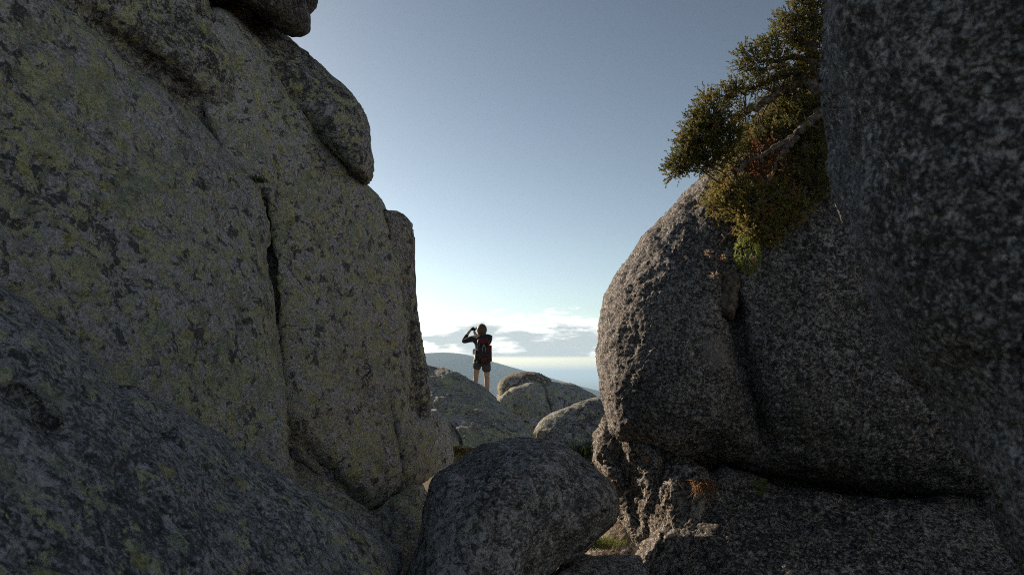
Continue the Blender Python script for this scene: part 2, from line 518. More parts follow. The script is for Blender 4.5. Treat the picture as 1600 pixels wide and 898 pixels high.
# the long ridge: crest height along x at 5 km
YR = 5000.0
def crest(px, py): return ((px - 800) / F_PX * YR, 1.5 + (583.5 - py) / F_PX * YR * 1.016)
cr = np.array([crest(*p) for p in [(-600, 640), (-200, 560), (100, 520), (350, 540), (520, 556), (600, 557), (668, 552), (706, 550), (735, 555), (770, 565), (820, 579),
                                   (860, 590), (900, 601), (940, 611), (1000, 624), (1080, 640), (1250, 650)]])
xs = np.linspace(cr[0, 0], cr[-1, 0], 220); ys = np.linspace(2300, 8200, 130)
MX, MY = np.meshgrid(xs, ys)
hx = np.interp(MX.ravel(), cr[:, 0], cr[:, 1]).reshape(MX.shape)
ker = np.ones(5) / 5
hx = np.apply_along_axis(lambda r: np.convolve(np.pad(r, 2, 'edge'), ker, 'valid'), 1, hx)
dyv = np.abs(MY - YR)
mz = -330 + (hx + 330) * (1 / (1 + (dyv / 900.0) ** 2) * 1.0)
P3 = np.stack([MX / 900, MY / 900, 0 * MX], -1).reshape(-1, 3)
nz = (perlin(P3) * 60 + perlin(P3 * 2.3 + 9) * 28 + perlin(P3 * 5.1 + 3) * 11).reshape(MX.shape)
mz = mz + nz * np.clip(dyv / 700, 0.06, 1) * np.clip((hx + 330) / 300, 0, 1) - np.where((MY < 2500) | (MY > 8000), 60, 0)
gi, gj = np.meshgrid(np.arange(len(ys) - 1), np.arange(len(xs) - 1), indexing='ij')
a = gi * len(xs) + gj
mf = np.stack([a, a + 1, a + 1 + len(xs), a + len(xs)], -1).reshape(-1, 4)
mo = mesh_obj('mountain', np.stack([MX.ravel(), MY.ravel(), mz.ravel()], 1), mf, m_mtn)
tag(mo, 'long blue hazy mountain ridge sloping down to the right', kind='structure')

m_haze = bpy.data.materials.new('haze_air'); m_haze.use_nodes = True
t = NT(m_haze.node_tree)
for nd in list(m_haze.node_tree.nodes): m_haze.node_tree.nodes.remove(nd)
pv = t.n('ShaderNodeVolumePrincipled', ins={'Color': (0.50, 0.74, 1.0, 1), 'Density': 0.00010, 'Anisotropy': 0.25})
oo = t.n('ShaderNodeOutputMaterial'); t.t.links.new(pv.outputs[0], oo.inputs['Volume'])
hb = 61000.0; z0, z1 = -345.0 - 60, 190.0
hv = [(sx * hb, sy * hb, z) for z in (z0, z1) for sx, sy in ((-1, -1), (1, -1), (1, 1), (-1, 1))]
hf = [(3, 2, 1, 0), (4, 5, 6, 7), (0, 1, 5, 4), (1, 2, 6, 5), (2, 3, 7, 6), (3, 0, 4, 7)]
hz = mesh_obj('haze', hv, hf, m_haze, smooth=False)
tag(hz, 'thin pale haze filling the air over the plain', kind='stuff')

# ------------------------------------------------------------------ the rocks
m_bounce = granite('granite_bounce_rock', dark=(0.26, 0.25, 0.235), light=(0.52, 0.50, 0.47), yellow=0.2, pale=0.3, black=0.1, seed=71.0, warm=0.3, bump=0.03, grain=0.5, patch_scale=0.5)  # rock mass added out of view to bounce sun into the shaded faces
bm = bmesh.new(); bmesh.ops.create_icosphere(bm, subdivisions=6, radius=1.0)
hv_ = np.array([v_.co for v_ in bm.verts]) * np.array([4.0, 6.0, 9.0])
hv_ = hv_ * (1 + 0.16 * perlin(hv_ / 2.2 + 3) + 0.06 * perlin(hv_ / 0.7))[:, None] + np.array([13.0, -4.5, 3.0])
hfc = np.array([[v_.index for v_ in f_.verts] for f_ in bm.faces]); bm.free()
tag(mesh_obj('bounce_rock', hv_, hfc, m_bounce), 'added unseen rock bouncing sunlight into the shaded faces', kind='structure')
m_face = granite('granite_lichen_face', dark=(0.22, 0.217, 0.22), light=(0.52, 0.51, 0.515), yellow=0.48, pale=0.68, black=0.33, seed=1.0, bump=0.016, patch_scale=1.35, speck=0.26)
m_face2 = granite('granite_lichen_second', dark=(0.23, 0.227, 0.222), light=(0.54, 0.525, 0.52), yellow=0.45, pale=0.72, black=0.26, seed=4.0, bump=0.016, grain=1.0, patch_scale=1.5, speck=0.26)
m_top = granite('granite_upper', yellow=0.35, pale=0.35, black=0.40, seed=8.0, bump=0.016, warm=0.15, patch_scale=1.4, speck=0.35)
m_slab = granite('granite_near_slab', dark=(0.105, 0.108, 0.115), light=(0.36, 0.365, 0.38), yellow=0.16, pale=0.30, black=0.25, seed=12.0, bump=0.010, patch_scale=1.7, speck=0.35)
m_low = granite('granite_low_blocks', dark=(0.14, 0.135, 0.128), light=(0.47, 0.45, 0.425), yellow=0.40, pale=0.40, black=0.15, seed=15.0, warm=0.45, bump=0.012, patch_scale=1.6, speck=0.30)
m_grey = granite('granite_dark_round', dark=(0.12, 0.12, 0.124), light=(0.42, 0.418, 0.415), yellow=0.0, pale=0.40, black=0.20, seed=21.0, bump=0.012, warm=0.12, speck=0.5, patch_scale=1.6)
m_pale = granite('granite_pale_block', dark=(0.24, 0.23, 0.225), light=(0.55, 0.53, 0.515), yellow=0.15, pale=0.4, black=0.1, seed=91.0, warm=0.2, bump=0.012)
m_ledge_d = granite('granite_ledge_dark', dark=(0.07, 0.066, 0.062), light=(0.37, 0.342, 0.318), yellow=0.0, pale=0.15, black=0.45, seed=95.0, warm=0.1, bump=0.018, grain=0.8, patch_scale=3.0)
m_cap = granite('granite_cap_brown', dark=(0.10, 0.085, 0.07), light=(0.32, 0.265, 0.21), yellow=0.1, pale=0.2, black=0.3, seed=81.0, warm=0.6, bump=0.03, grain=0.45, patch_scale=0.45)
m_far2 = granite('granite_far_grey', dark=(0.11, 0.112, 0.108), light=(0.32, 0.318, 0.30), yellow=0.22, pale=0.2, black=0.3, seed=85.0, warm=0.2, bump=0.03, grain=0.45, patch_scale=0.5)
pA = tuple(at(1127, 547, 4.15)); pB = tuple(at(1265, 363, 4.15))
m_right = granite('granite_rough_brown', dark=(0.095, 0.091, 0.089), light=(0.37, 0.350, 0.335), yellow=0.0, pale=0.22, black=0.50, seed=27.0, speck=0.5, warm=0.16, bump=0.016,
                  patches=((pA, 0.12, (0.34, 0.32, 0.31), 0.8), (pB, 0.13, (0.30, 0.22, 0.17), 0.8)), grain=0.85, patch_scale=3.2)
m_ledge = granite('granite_rough_ledge', dark=(0.09, 0.08, 0.073), light=(0.42, 0.375, 0.335), yellow=0.0, pale=0.25, black=0.30, seed=31.0, warm=0.45, bump=0.018, grain=0.8, patch_scale=2.2)
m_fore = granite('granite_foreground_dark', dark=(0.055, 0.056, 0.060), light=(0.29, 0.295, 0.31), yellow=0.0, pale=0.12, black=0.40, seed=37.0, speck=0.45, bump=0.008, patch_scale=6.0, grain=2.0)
m_far = granite('granite_far_rocks', dark=(0.20, 0.19, 0.175), light=(0.50, 0.475, 0.43), yellow=0.40, pale=0.40, black=0.15, seed=41.0, warm=0.35, speck=0.35, bump=0.03, grain=0.45, patch_scale=0.45)

A_OUT = [(-170, -140), (60, -60), (85, 0), (120, 30), (160, 60), (188, 88), (213, 110), (253, 133), (283, 163), (317, 190), (350, 230), (380, 262), (400, 290), (414, 335), (420, 417),
         (427, 500), (433, 550), (439, 593), (441, 640), (446, 690), (456, 735), (464, 790), (440, 860), (300, 880), (100, 820), (-170, 720)]
rock('A', 'cliff_slab', A_OUT, [(-150, 300, 2.4), (0, 0, 3.2), (0, 700, 2.55), (430, 300, 4.4), (430, 650, 3.95)], 0.20, 38, 0.9, m_face,
     'broad leaning granite face covered in yellow-green lichen, left of the long vertical crack', 'cliff',
     step=2.6, seed=1, humps=[(240, 420, 120, 200, 0.04)], rough=((0.9, 0.05), (0.3, 0.024), (0.09, 0.012), (0.04, 0.007)))
B_OUT = [(20, -90), (180, -130), (310, -110), (325, 0), (340, 25), (357, 63), (367, 110), (370, 160), (374, 200), (385, 245), (403, 292), (388, 290), (340, 235), (306, 202), (272, 174), (243, 149), (203, 123), (178, 102), (150, 76), (110, 43), (70, 8)]
rock('B', 'cliff_slab', B_OUT, [(85, 0, 3.66), (213, 110, 4.02), (317, 190, 4.36), (397, 290, 4.6), (350, 0, 4.68), (367, 110, 4.62)], 0.20, 24, 0.7, m_top,
     'dark lichened slab wedged above the broad leaning face at the top left corner', 'cliff', seed=2,
     humps=[(300, 80, 50, 80, 0.05)], grooves=[([(100, 0), (165, 50), (225, 98), (300, 160), (350, 215), (396, 280)], 22, 0.16)])
C_OUT = [(350, 270), (320, 180), (300, 60), (340, 20), (400, 60), (440, 120), (480, 180), (540, 250), (574, 286), (591, 305), (603, 325), (609, 350), (616, 385), (622, 415), (627, 450), (631, 490), (637, 540),
         (645, 595), (650, 646), (668, 651), (677, 656), (682, 672), (684, 700), (684, 728), (681, 741), (667, 750), (650, 756), (632, 763), (612, 778), (594, 796), (576, 800), (550, 785), (527, 770), (513, 753),
         (490, 733), (467, 710), (450, 693), (430, 690), (395, 640), (370, 500), (360, 400)]
rock('C', 'cliff_slab', C_OUT, [(430, 300, 4.7), (430, 680, 4.22), (640, 540, 5.35), (590, 780, 4.85), (560, 280, 5.45)], 0.18, 24, 0.6, m_face2,
     'tall middle slab of the left cliff, between the long dark crack and the thin pillar', 'cliff', step=2.3, seed=3,
     grooves=[([(405, 292), (418, 340), (425, 417), (432, 500), (440, 560), (446, 640), (458, 700), (475, 722)], 4.0, 0.22),
              ([(604, 600), (613, 655), (620, 690), (627, 740), (630, 764)], 5, 0.07), ([(645, 595), (648, 640), (655, 652)], 9, 0.08),
              ([(530, 330), (560, 380), (580, 450), (598, 560)], 10, 0.02), ([(440, 660), (480, 700), (540, 765), (580, 796)], 14, 0.12)],
     humps=[(520, 620, 60, 90, 0.05), (655, 700, 22, 40, 0.05)], rough=((0.9, 0.04), (0.3, 0.022), (0.09, 0.012), (0.045, 0.007)))
D_OUT = [(310, 20), (320, -60), (390, -60), (430, -20), (425, 15), (400, 21), (424, 36), (443, 56), (460, 71), (500, 100), (527, 123), (547, 144), (567, 177), (579, 210), (584, 240), (582, 267), (574, 286), (561, 277), (534, 257),
         (500, 230), (484, 214), (464, 190), (440, 168), (405, 150), (360, 150), (330, 90)]
rock('D', 'boulder', D_OUT, [(350, 20, 5.3), (440, 160, 5.27), (570, 230, 5.35), (500, 110, 5.4)], 0.45, 60, 0.7, m_top,
     'smooth rounded boulder bulging out against the sky high on the left cliff', seed=4, step=2.3)
E_OUT = [(325, -70), (332, -8), (345, 2), (367, 8), (400, 22), (420, 38), (440, 53), (456, 56), (470, 55), (479, 48), (481, 35), (479, 10), (472, -40), (440, -110), (360, -120)]
pE = tuple(at(437, 46, 4.6))  # warm light under the lip, painted as an ochre patch
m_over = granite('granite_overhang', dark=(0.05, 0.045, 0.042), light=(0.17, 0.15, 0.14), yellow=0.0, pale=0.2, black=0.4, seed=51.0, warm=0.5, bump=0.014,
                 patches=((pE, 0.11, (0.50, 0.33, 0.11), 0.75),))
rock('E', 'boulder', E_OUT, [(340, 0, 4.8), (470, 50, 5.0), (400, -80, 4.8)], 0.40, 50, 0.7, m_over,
     'dark overhanging block capping the left cliff, warm light painted in ochre under its lip', seed=5)
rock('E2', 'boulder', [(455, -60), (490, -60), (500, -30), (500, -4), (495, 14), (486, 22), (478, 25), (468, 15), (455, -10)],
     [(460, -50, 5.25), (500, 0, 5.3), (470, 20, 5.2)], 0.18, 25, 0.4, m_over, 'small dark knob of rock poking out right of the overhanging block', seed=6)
P_OUT = [(600, 338), (607, 332), (613, 331), (625, 333), (637, 343), (645, 358), (648, 385), (650, 430), (653, 470), (660, 525), (667, 565), (671, 600), (674, 640), (668, 664), (655, 662), (638, 640), (625, 560), (612, 440)]
rock('P', 'rock_pillar', P_OUT, [(605, 340, 5.6), (650, 400, 5.8), (660, 640, 5.6), (640, 640, 5.5)], 0.16, 22, 0.5, m_top,
     'thin upright stone pillar at the right end of the left cliff, against the sky', 'rock', seed=7, step=2.0,
     grooves=[([(628, 350), (634, 420), (640, 500), (652, 590)], 5, 0.05), ([(651, 600), (655, 650)], 6, 0.06)], rough=((0.5, 0.02), (0.12, 0.008), (0.05, 0.004)))
rock('G', 'rock_block', [(664, 642), (684, 639), (693, 652), (702, 672), (706, 695), (708, 715), (703, 735), (690, 748), (678, 745), (674, 700), (668, 670)],
     [(670, 650, 6.4), (705, 700, 6.6), (690, 745, 6.2)], 0.2, 16, 0.45, m_pale, 'small pale upright block squeezed between the left cliff foot and the hiker\'s rock', 'rock', seed=8, step=2.0,
     rough=((0.3, 0.02), (0.08, 0.006)))
F_OUT = [(420, 640), (440, 670), (452, 690), (470, 712), (490, 733), (513, 756), (530, 772), (560, 791), (580, 798), (604, 784), (625, 767), (657, 754), (668, 768), (690, 790), (710, 840), (700, 900), (660, 940), (560, 960), (430, 880), (400, 750)]
rock('F', 'rock_block', F_OUT, [(430, 680, 4.5), (650, 770, 4.75), (640, 880, 4.3), (500, 860, 4.1)], 0.22, 40, 0.6, m_low,
     'low brownish block under the middle slab, at the foot of the left cliff', 'rock', seed=9, step=2.2,
     grooves=[([(607, 778), (606, 810), (598, 850)], 8, 0.05), ([(480, 735), (540, 800), (600, 850)], 10, 0.03)])
L_OUT = [(-260, 330), (-60, 420), (0, 451), (43, 473), (60, 487), (93, 517), (133, 547), (160, 573), (175, 592), (190, 601), (213, 604), (260, 627), (317, 657), (367, 684), (404, 711), (455, 743), (494, 770), (539, 800), (578, 828), (612, 858),
         (624, 876), (618, 910), (560, 1060), (-320, 1060)]
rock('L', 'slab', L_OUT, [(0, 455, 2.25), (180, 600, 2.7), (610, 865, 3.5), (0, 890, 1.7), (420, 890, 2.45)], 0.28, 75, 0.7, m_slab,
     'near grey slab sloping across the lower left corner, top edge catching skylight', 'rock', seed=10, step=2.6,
     grooves=[([(183, 600), (190, 640), (178, 665)], 12, 0.05), ([(0, 600), (50, 630), (85, 665), (110, 675)], 12, 0.05), ([(215, 635), (265, 680), (300, 715), (360, 749), (400, 772)], 10, 0.035)],
     steps=[([(620, 880), (470, 830), (395, 772), (350, 742), (250, 655), (190, 610)], 7, 0.055, 110)],
     humps=[(90, 560, 80, 60, 0.05)], rough=((0.6, 0.04), (0.2, 0.016), (0.06, 0.005), (0.028, 0.003)))
M_OUT = [(618, 930), (630, 895), (644, 859), (656, 821), (667, 781), (676, 749), (691, 732), (717, 718), (745, 702), (766, 692), (790, 687), (819, 685), (847, 686), (870, 690), (893, 702), (918, 723), (944, 746), (958, 764), (962, 784),
         (959, 803), (947, 824), (922, 846), (903, 860), (876, 880), (850, 908), (810, 980), (640, 980)]
rock('M', 'boulder', M_OUT, [(640, 850, 3.55), (960, 780, 3.7), (800, 690, 3.8), (750, 960, 3.4)], 0.55, 95, 0.6, m_grey,
     'rounded dark grey boulder at the bottom centre of the gap', seed=11, step=2.2, rough=((0.6, 0.03), (0.25, 0.025), (0.12, 0.012), (0.05, 0.006)), grooves=[([(700, 760), (760, 790), (850, 800), (930, 770)], 8, 0.02)])
rock('N', 'rock_block', [(838, 915), (868, 890), (888, 872), (906, 862), (932, 867), (960, 869), (988, 869), (1005, 880), (1030, 980), (840, 980)],
     [(850, 900, 3.5), (1000, 880, 3.7), (930, 970, 3.2)], 0.15, 35, 0.5, m_grey, 'low dark stone in the bottom gap right of the round boulder', 'rock', seed=12)
R_OUT = [(1260, 90), (1200, 165), (1150, 222), (1118, 256), (1100, 273), (1080, 293), (1053, 320), (1030, 346), (1003, 373), (980, 406), (960, 437), (944, 467), (938, 500), (932, 535), (931, 568), (933, 602), (938, 631), (944, 655), (955, 678),
         (985, 692), (1010, 700), (1033, 713), (1056, 719), (1080, 716), (1110, 722), (1140, 722), (1180, 732), (1240, 748), (1320, 764), (1420, 774), (1540, 786), (1700, 760), (1760, 500), (1700, 250), (1560, 80), (1400, 40)]
rock('R', 'boulder', R_OUT, [(935, 550, 5.05), (1100, 275, 5.2), (1100, 720, 4.75), (1540, 500, 5.0), (1500, 780, 4.6)], 0.85, 165, 1.1, m_right,
     'huge rough boulder on the right, sunlit left edge, shrub on its crown', seed=13, step=1.8,
     grooves=[([(1140, 430), (1150, 500), (1162, 560), (1185, 640), (1205, 725)], 9, 0.14), ([(1140, 430), (1150, 500), (1162, 560), (1185, 640), (1205, 725)], 30, 0.07), ([(1085, 722), (1106, 712), (1130, 700)], 22, 0.16), ([(1040, 715), (1020, 705)], 12, 0.1)],
     humps=[(1040, 560, 80, 120, 0.06)], rough=((0.7, 0.045), (0.22, 0.020), (0.08, 0.014)), cob=(0.030, 0.016), pits=(0.08, 0.02))
Q1_OUT = [(960, 640), (948, 648), (938, 658), (928, 676), (921, 697), (919, 716), (925, 728), (944, 745), (959, 765), (971, 796), (984, 824), (994, 850), (1012, 872), (1035, 800), (1038, 730), (1020, 690), (985, 660)]
rock('Q1', 'rock_block', Q1_OUT, [(925, 700, 5.05), (990, 850, 4.6), (1030, 720, 4.55)], 0.22, 32, 0.5, m_ledge, 'narrow rough rock lobe under the huge boulder, beside the sunlit gap', 'rock', seed=14, step=1.8, rough=((0.4, 0.05), (0.15, 0.03), (0.06, 0.012)),
     grooves=[([(962, 675), (970, 720), (985, 770), (1000, 830)], 7, 0.07)], cob=(0.04, 0.020))
Q2_OUT = [(988, 742), (1000, 732), (1012, 722), (1035, 716), (1058, 716), (1085, 728), (1106, 738), (1112, 770), (1110, 830), (1110, 980), (975, 980), (984, 905), (984, 868), (994, 851), (991, 822), (988, 775)]
rock('Q2', 'rock_block', Q2_OUT, [(990, 760, 4.85), (1090, 740, 4.4), (1000, 960, 4.2), (1100, 960, 3.85)], 0.24, 40, 0.5, m_ledge, 'rough sunlit stump of rock in the middle of the lower right ledge', 'rock', seed=15, step=1.8, rough=((0.4, 0.06), (0.15, 0.03), (0.06, 0.012)),
     humps=[(1040, 760, 35, 40, 0.06)], cob=(0.04, 0.020))
Q3_OUT = [(1078, 800), (1088, 775), (1098, 755), (1115, 738), (1140, 730), (1170, 738), (1195, 752), (1230, 762), (1300, 770), (1400, 776), (1530, 784), (1680, 850), (1700, 1020), (1070, 1020), (1074, 880)]
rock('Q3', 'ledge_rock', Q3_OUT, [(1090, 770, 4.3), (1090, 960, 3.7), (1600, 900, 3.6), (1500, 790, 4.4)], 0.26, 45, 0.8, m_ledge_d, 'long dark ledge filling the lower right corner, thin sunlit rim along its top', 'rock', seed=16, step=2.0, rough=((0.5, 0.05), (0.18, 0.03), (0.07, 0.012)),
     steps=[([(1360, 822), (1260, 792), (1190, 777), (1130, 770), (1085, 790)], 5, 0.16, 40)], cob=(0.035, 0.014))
S_OUT = [(1250, -220), (1264, -120), (1273, -40), (1276, 0), (1280, 60), (1287, 130), (1297, 190), (1305, 240), (1312, 300), (1320, 350), (1335, 410), (1357, 470), (1372, 505), (1395, 555), (1445, 625), (1490, 690), (1525, 760), (1560, 850), (1590, 898),
         (1630, 990), (1700, 1080), (2250, 1080), (2250, -220)]
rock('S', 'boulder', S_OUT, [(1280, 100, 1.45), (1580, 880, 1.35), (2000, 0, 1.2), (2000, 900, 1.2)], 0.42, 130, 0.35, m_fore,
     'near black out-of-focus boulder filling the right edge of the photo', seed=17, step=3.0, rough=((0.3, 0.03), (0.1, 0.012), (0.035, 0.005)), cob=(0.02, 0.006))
rock('T', 'rock_block', [(1296, 215), (1306, 210), (1322, 240), (1332, 300), (1335, 350), (1318, 350), (1306, 300), (1300, 250)], [(1300, 220, 3.0), (1330, 300, 3.0), (1315, 345, 2.95)], 0.10, 20, 0.2, m_right,
     'pale sliver of rock showing behind the near black boulder, right of the shrub', 'rock', seed=18, rough=((0.2, 0.012), (0.05, 0.005)))
H_OUT = [(640, 570), (655, 569), (668, 570), (690, 573), (705, 578), (734, 594), (756, 607), (779, 622), (802, 642), (819, 662), (831, 681), (836, 702), (830, 740), (762, 750), (722, 745), (690, 725), (664, 690), (640, 640)]
rock('H', 'boulder', H_OUT, [(668, 572, 15.0), (757, 606, 15.1), (720, 700, 11.8), (830, 690, 12.3)], 0.9, 30, 0.45, m_far,
     'sloping grey boulder the hiker stands on', seed=19, step=1.8, grooves=[([(702, 660), (712, 672), (720, 686), (722, 702)], 2.2, 0.25), ([(664, 600), (700, 612), (760, 650)], 12, 0.12)],
     steps=[([(800, 722), (762, 705), (740, 703), (722, 702), (706, 700), (690, 693)], 1.2, 0.9, 60)], humps=[(700, 590, 18, 8, 0.2)], rough=((1.5, 0.10), (0.5, 0.05), (0.17, 0.02)))
rock('B1', 'boulder', [(774, 640), (777, 617), (777, 602), (783, 591), (802, 583), (830, 580), (847, 583), (862, 594), (858, 606), (848, 625), (820, 640), (790, 650)], [(777, 610, 24.6), (830, 582, 24.9), (862, 596, 24.9)], 0.9, 14, 1.5, m_cap,
     'brown rounded cap rock standing behind the lichened wedge rock', group=None, seed=20, step=1.6, rough=((1.5, 0.08), (0.4, 0.03)))
rock('B2', 'boulder', [(790, 660), (789, 625), (794, 610), (803, 602), (827, 596), (841, 597), (848, 606), (855, 626), (861, 646), (852, 665), (830, 700), (795, 700)], [(794, 610, 23.7), (848, 606, 23.7), (830, 690, 22.4)], 0.45, 8, 1.4, m_far,
     'upright wedge rock with a flat lichened face, below the brown cap rock', seed=21, step=1.6, rough=((1.5, 0.08), (0.4, 0.04)))
rock('B0', 'stone', [(777, 622), (784, 616), (793, 610), (799, 614), (800, 626), (803, 642), (795, 650), (782, 640)], [(778, 622, 22.6), (800, 615, 22.6), (795, 648, 22.4)], 0.4, 9, 0.5, m_far,
     'small brown stone stuck at the left foot of the wedge rock', 'rock', seed=22, step=1.4, rough=((0.6, 0.05),))
rock('B3', 'boulder', [(845, 606), (851, 598), (867, 595), (893, 598), (915, 610), (932, 620), (950, 640), (945, 670), (880, 680), (862, 660), (853, 630)], [(850, 600, 24.4), (930, 620, 24.4), (870, 680, 23.0)], 0.6, 14, 1.5, m_far,
     'low domed boulder right of the lichened wedge rock', seed=23, step=1.6, rough=((1.5, 0.08), (0.4, 0.04)))
rock('B4', 'boulder', [(826, 720), (834, 682), (841, 669), (861, 648), (893, 633), (908, 625), (930, 619), (960, 620), (985, 660), (975, 760), (900, 770), (835, 750)], [(840, 670, 19.0), (930, 620, 20.0), (900, 720, 18.4)], 0.7, 26, 1.6, m_far2,
     'broad grey boulder half hidden behind the huge right-hand boulder', seed=24, step=1.6, rough=((1.5, 0.10), (0.5, 0.05), (0.17, 0.02)))
V0 = [(960, 640), (1100, 670), (1300, 720), (1500, 740), (1720, 760), (1720, 960), (1300, 960), (1030, 900), (1010, 820), (1000, 760), (970, 700)]
rock('V', 'rock_block', V0, [(1000, 720, 5.5), (1000, 880, 5.2), (1700, 850, 5.2)], 0.2, 40, 0.4, m_ledge, 'shadowed rock at the back of the dark crevice beneath the huge boulder', 'rock', seed=26, step=4.0)
m_sand = granite('granite_sunlit_sandy', dark=(0.16, 0.125, 0.09), light=(0.36, 0.29, 0.21), yellow=0.0, pale=0.2, black=0.1, seed=61.0, warm=0.3, bump=0.014)
rock('U', 'stone', [(880, 880), (905, 862), (935, 842), (950, 815), (958, 780), (966, 770), (985, 790), (1005, 840), (1010, 880), (980, 905), (920, 905)], [(900, 870, 5.7), (965, 775, 6.6), (1000, 880, 5.7)], 0.25, 40, 0.5, m_sand,
     'sandy sunlit stone seen through the triangular gap low between the boulders', 'rock', seed=27, step=1.6, rough=((0.4, 0.03), (0.1, 0.012), (0.04, 0.005)))
#@@REST
# ------------------------------------------------------------------ plants
def leaf_mat(name, c1, c2, trans=0.35, scale=14.0, c3=None):
    m, t = new_mat(name)
    tcn = t.n('ShaderNodeTexCoord'); v = tcn.outputs['Object']
    n = t.noise(v, scale, 4, 0.7); n2 = t.noise(v, scale * 12, 2, 0.6)
    f = t.ramp(t.math('ADD', t.math('MULTIPLY', n, 0.6), t.math('MULTIPLY', n2, 0.4)), 0.36, 0.64)
    c = t.mix(f, c1, c2)
    if c3: c = t.mix(t.ramp(t.noise(v, scale * 0.6, 4, 0.7, 0, (4, 4, 4)), 0.56, 0.66), c, c3)
    return finish(m, t, c, 0.65, None, 0.25, trans)
m_green = leaf_mat('juniper_green', (0.062, 0.078, 0.025), (0.20, 0.178, 0.055), 0.45, c3=(0.29, 0.185, 0.05))
m_olive = leaf_mat('juniper_olive', (0.13, 0.13, 0.035), (0.34, 0.285, 0.09), 0.45, c3=(0.33, 0.17, 0.06))
m_red = leaf_mat('juniper_dead', (0.16, 0.07, 0.04), (0.32, 0.15, 0.08), 0.35)
m_cush = leaf_mat('cushion_leaves', (0.20, 0.26, 0.06), (0.42, 0.45, 0.14), 0.4, scale=20)
m_blade = leaf_mat('grass_blades', (0.09, 0.13, 0.03), (0.22, 0.24, 0.07), 0.4, scale=9)
m_dry = leaf_mat('dry_grass', (0.20, 0.11, 0.05), (0.36, 0.21, 0.11), 0.3, scale=9)
m_flower = leaf_mat('dry_flowers', (0.34, 0.25, 0.17), (0.60, 0.46, 0.34), 0.3, scale=30)
m_wood, t = new_mat('weathered_wood')
tcn = t.n('ShaderNodeTexCoord'); v = tcn.outputs['Object']
n = t.noise(v, 25, 6, 0.7, 0.6); n2 = t.noise(v, 120, 3, 0.6)
c = t.mix(t.ramp(n, 0.38, 0.62), (0.055, 0.042, 0.034), (0.20, 0.165, 0.14))
bp = t.n('ShaderNodeBump', ins={'Strength': 1.0, 'Distance': 0.006, 'Height': t.math('ADD', n, t.math('MULTIPLY', n2, .4))})
finish(m_wood, t, c, 0.9, bp.outputs[0], 0.15)

class MB:
    def __init__(self): self.v = []; self.f = []
    def tube(self, pts, radii, n=7, wob=0.0):
        pts = [np.array(p, float) for p in pts]
        rings = []
        up = np.array([0.3, 0.2, 1.0])
        for i, p in enumerate(pts):
            a = pts[max(i - 1, 0)]; b = pts[min(i + 1, len(pts) - 1)]
            d = b - a; d /= max(np.linalg.norm(d), 1e-9)
            x = np.cross(d, up); x /= max(np.linalg.norm(x), 1e-9); y = np.cross(d, x)
            r = radii[i]
            ring = []
            for k in range(n):
                q = 2 * math.pi * k / n
                rr = r * (1 + (random.uniform(-wob, wob) if wob else 0))
                self.v.append(p + (x * math.cos(q) + y * math.sin(q)) * rr); ring.append(len(self.v) - 1)
            rings.append(ring)
        for r0, r1 in zip(rings[:-1], rings[1:]):
            for k in range(n): self.f.append((r0[k], r0[(k + 1) % n], r1[(k + 1) % n], r1[k]))
        self.f.append(tuple(rings[0][::-1])); self.f.append(tuple(rings[-1]))
    def leaf(self, base, d, L, w, nrm=None):
        d = d / max(np.linalg.norm(d), 1e-9)
        if nrm is None: nrm = RNG.normal(size=3)
        x = np.cross(d, nrm); x /= max(np.linalg.norm(x), 1e-9)
        i = len(self.v)
        self.v += [base, base + d * L * .5 + x * w * .5, base + d * L, base + d * L * .5 - x * w * .5]
        self.f.append((i, i + 1, i + 2, i + 3))
    def build(self, name, mat, parent=None, smooth=True, origin=None):
        V = np.array(self.v)
        if parent is not None:
            o = mesh_obj(name, V - np.array(parent.location), self.f, mat, parent, smooth, np.zeros(3))
        else: o = mesh_obj(name, V, self.f, mat, None, smooth, origin)
        return o

def curve_pts(ctrl, per=6):
    P = [np.array(c, float) for c in ctrl]
    P = [2 * P[0] - P[1]] + P + [2 * P[-1] - P[-2]]
    out = []
    for k in range(1, len(P) - 2):
        p0, p1, p2, p3 = P[k - 1:k + 3]
        for j in range(per):
            t_ = j / per
            out.append(0.5 * ((2 * p1) + (-p0 + p2) * t_ + (2 * p0 - 5 * p1 + 4 * p2 - p3) * t_ ** 2 + (-p0 + 3 * p1 - 3 * p2 + p3) * t_ ** 3))
    out.append(P[-2])
    return out
def surf(px, py, default=4.6, lift=0.0):
    d = FRONT['R'](px, py)
    return (default if d is None else min(d, default + 0.6)) - lift

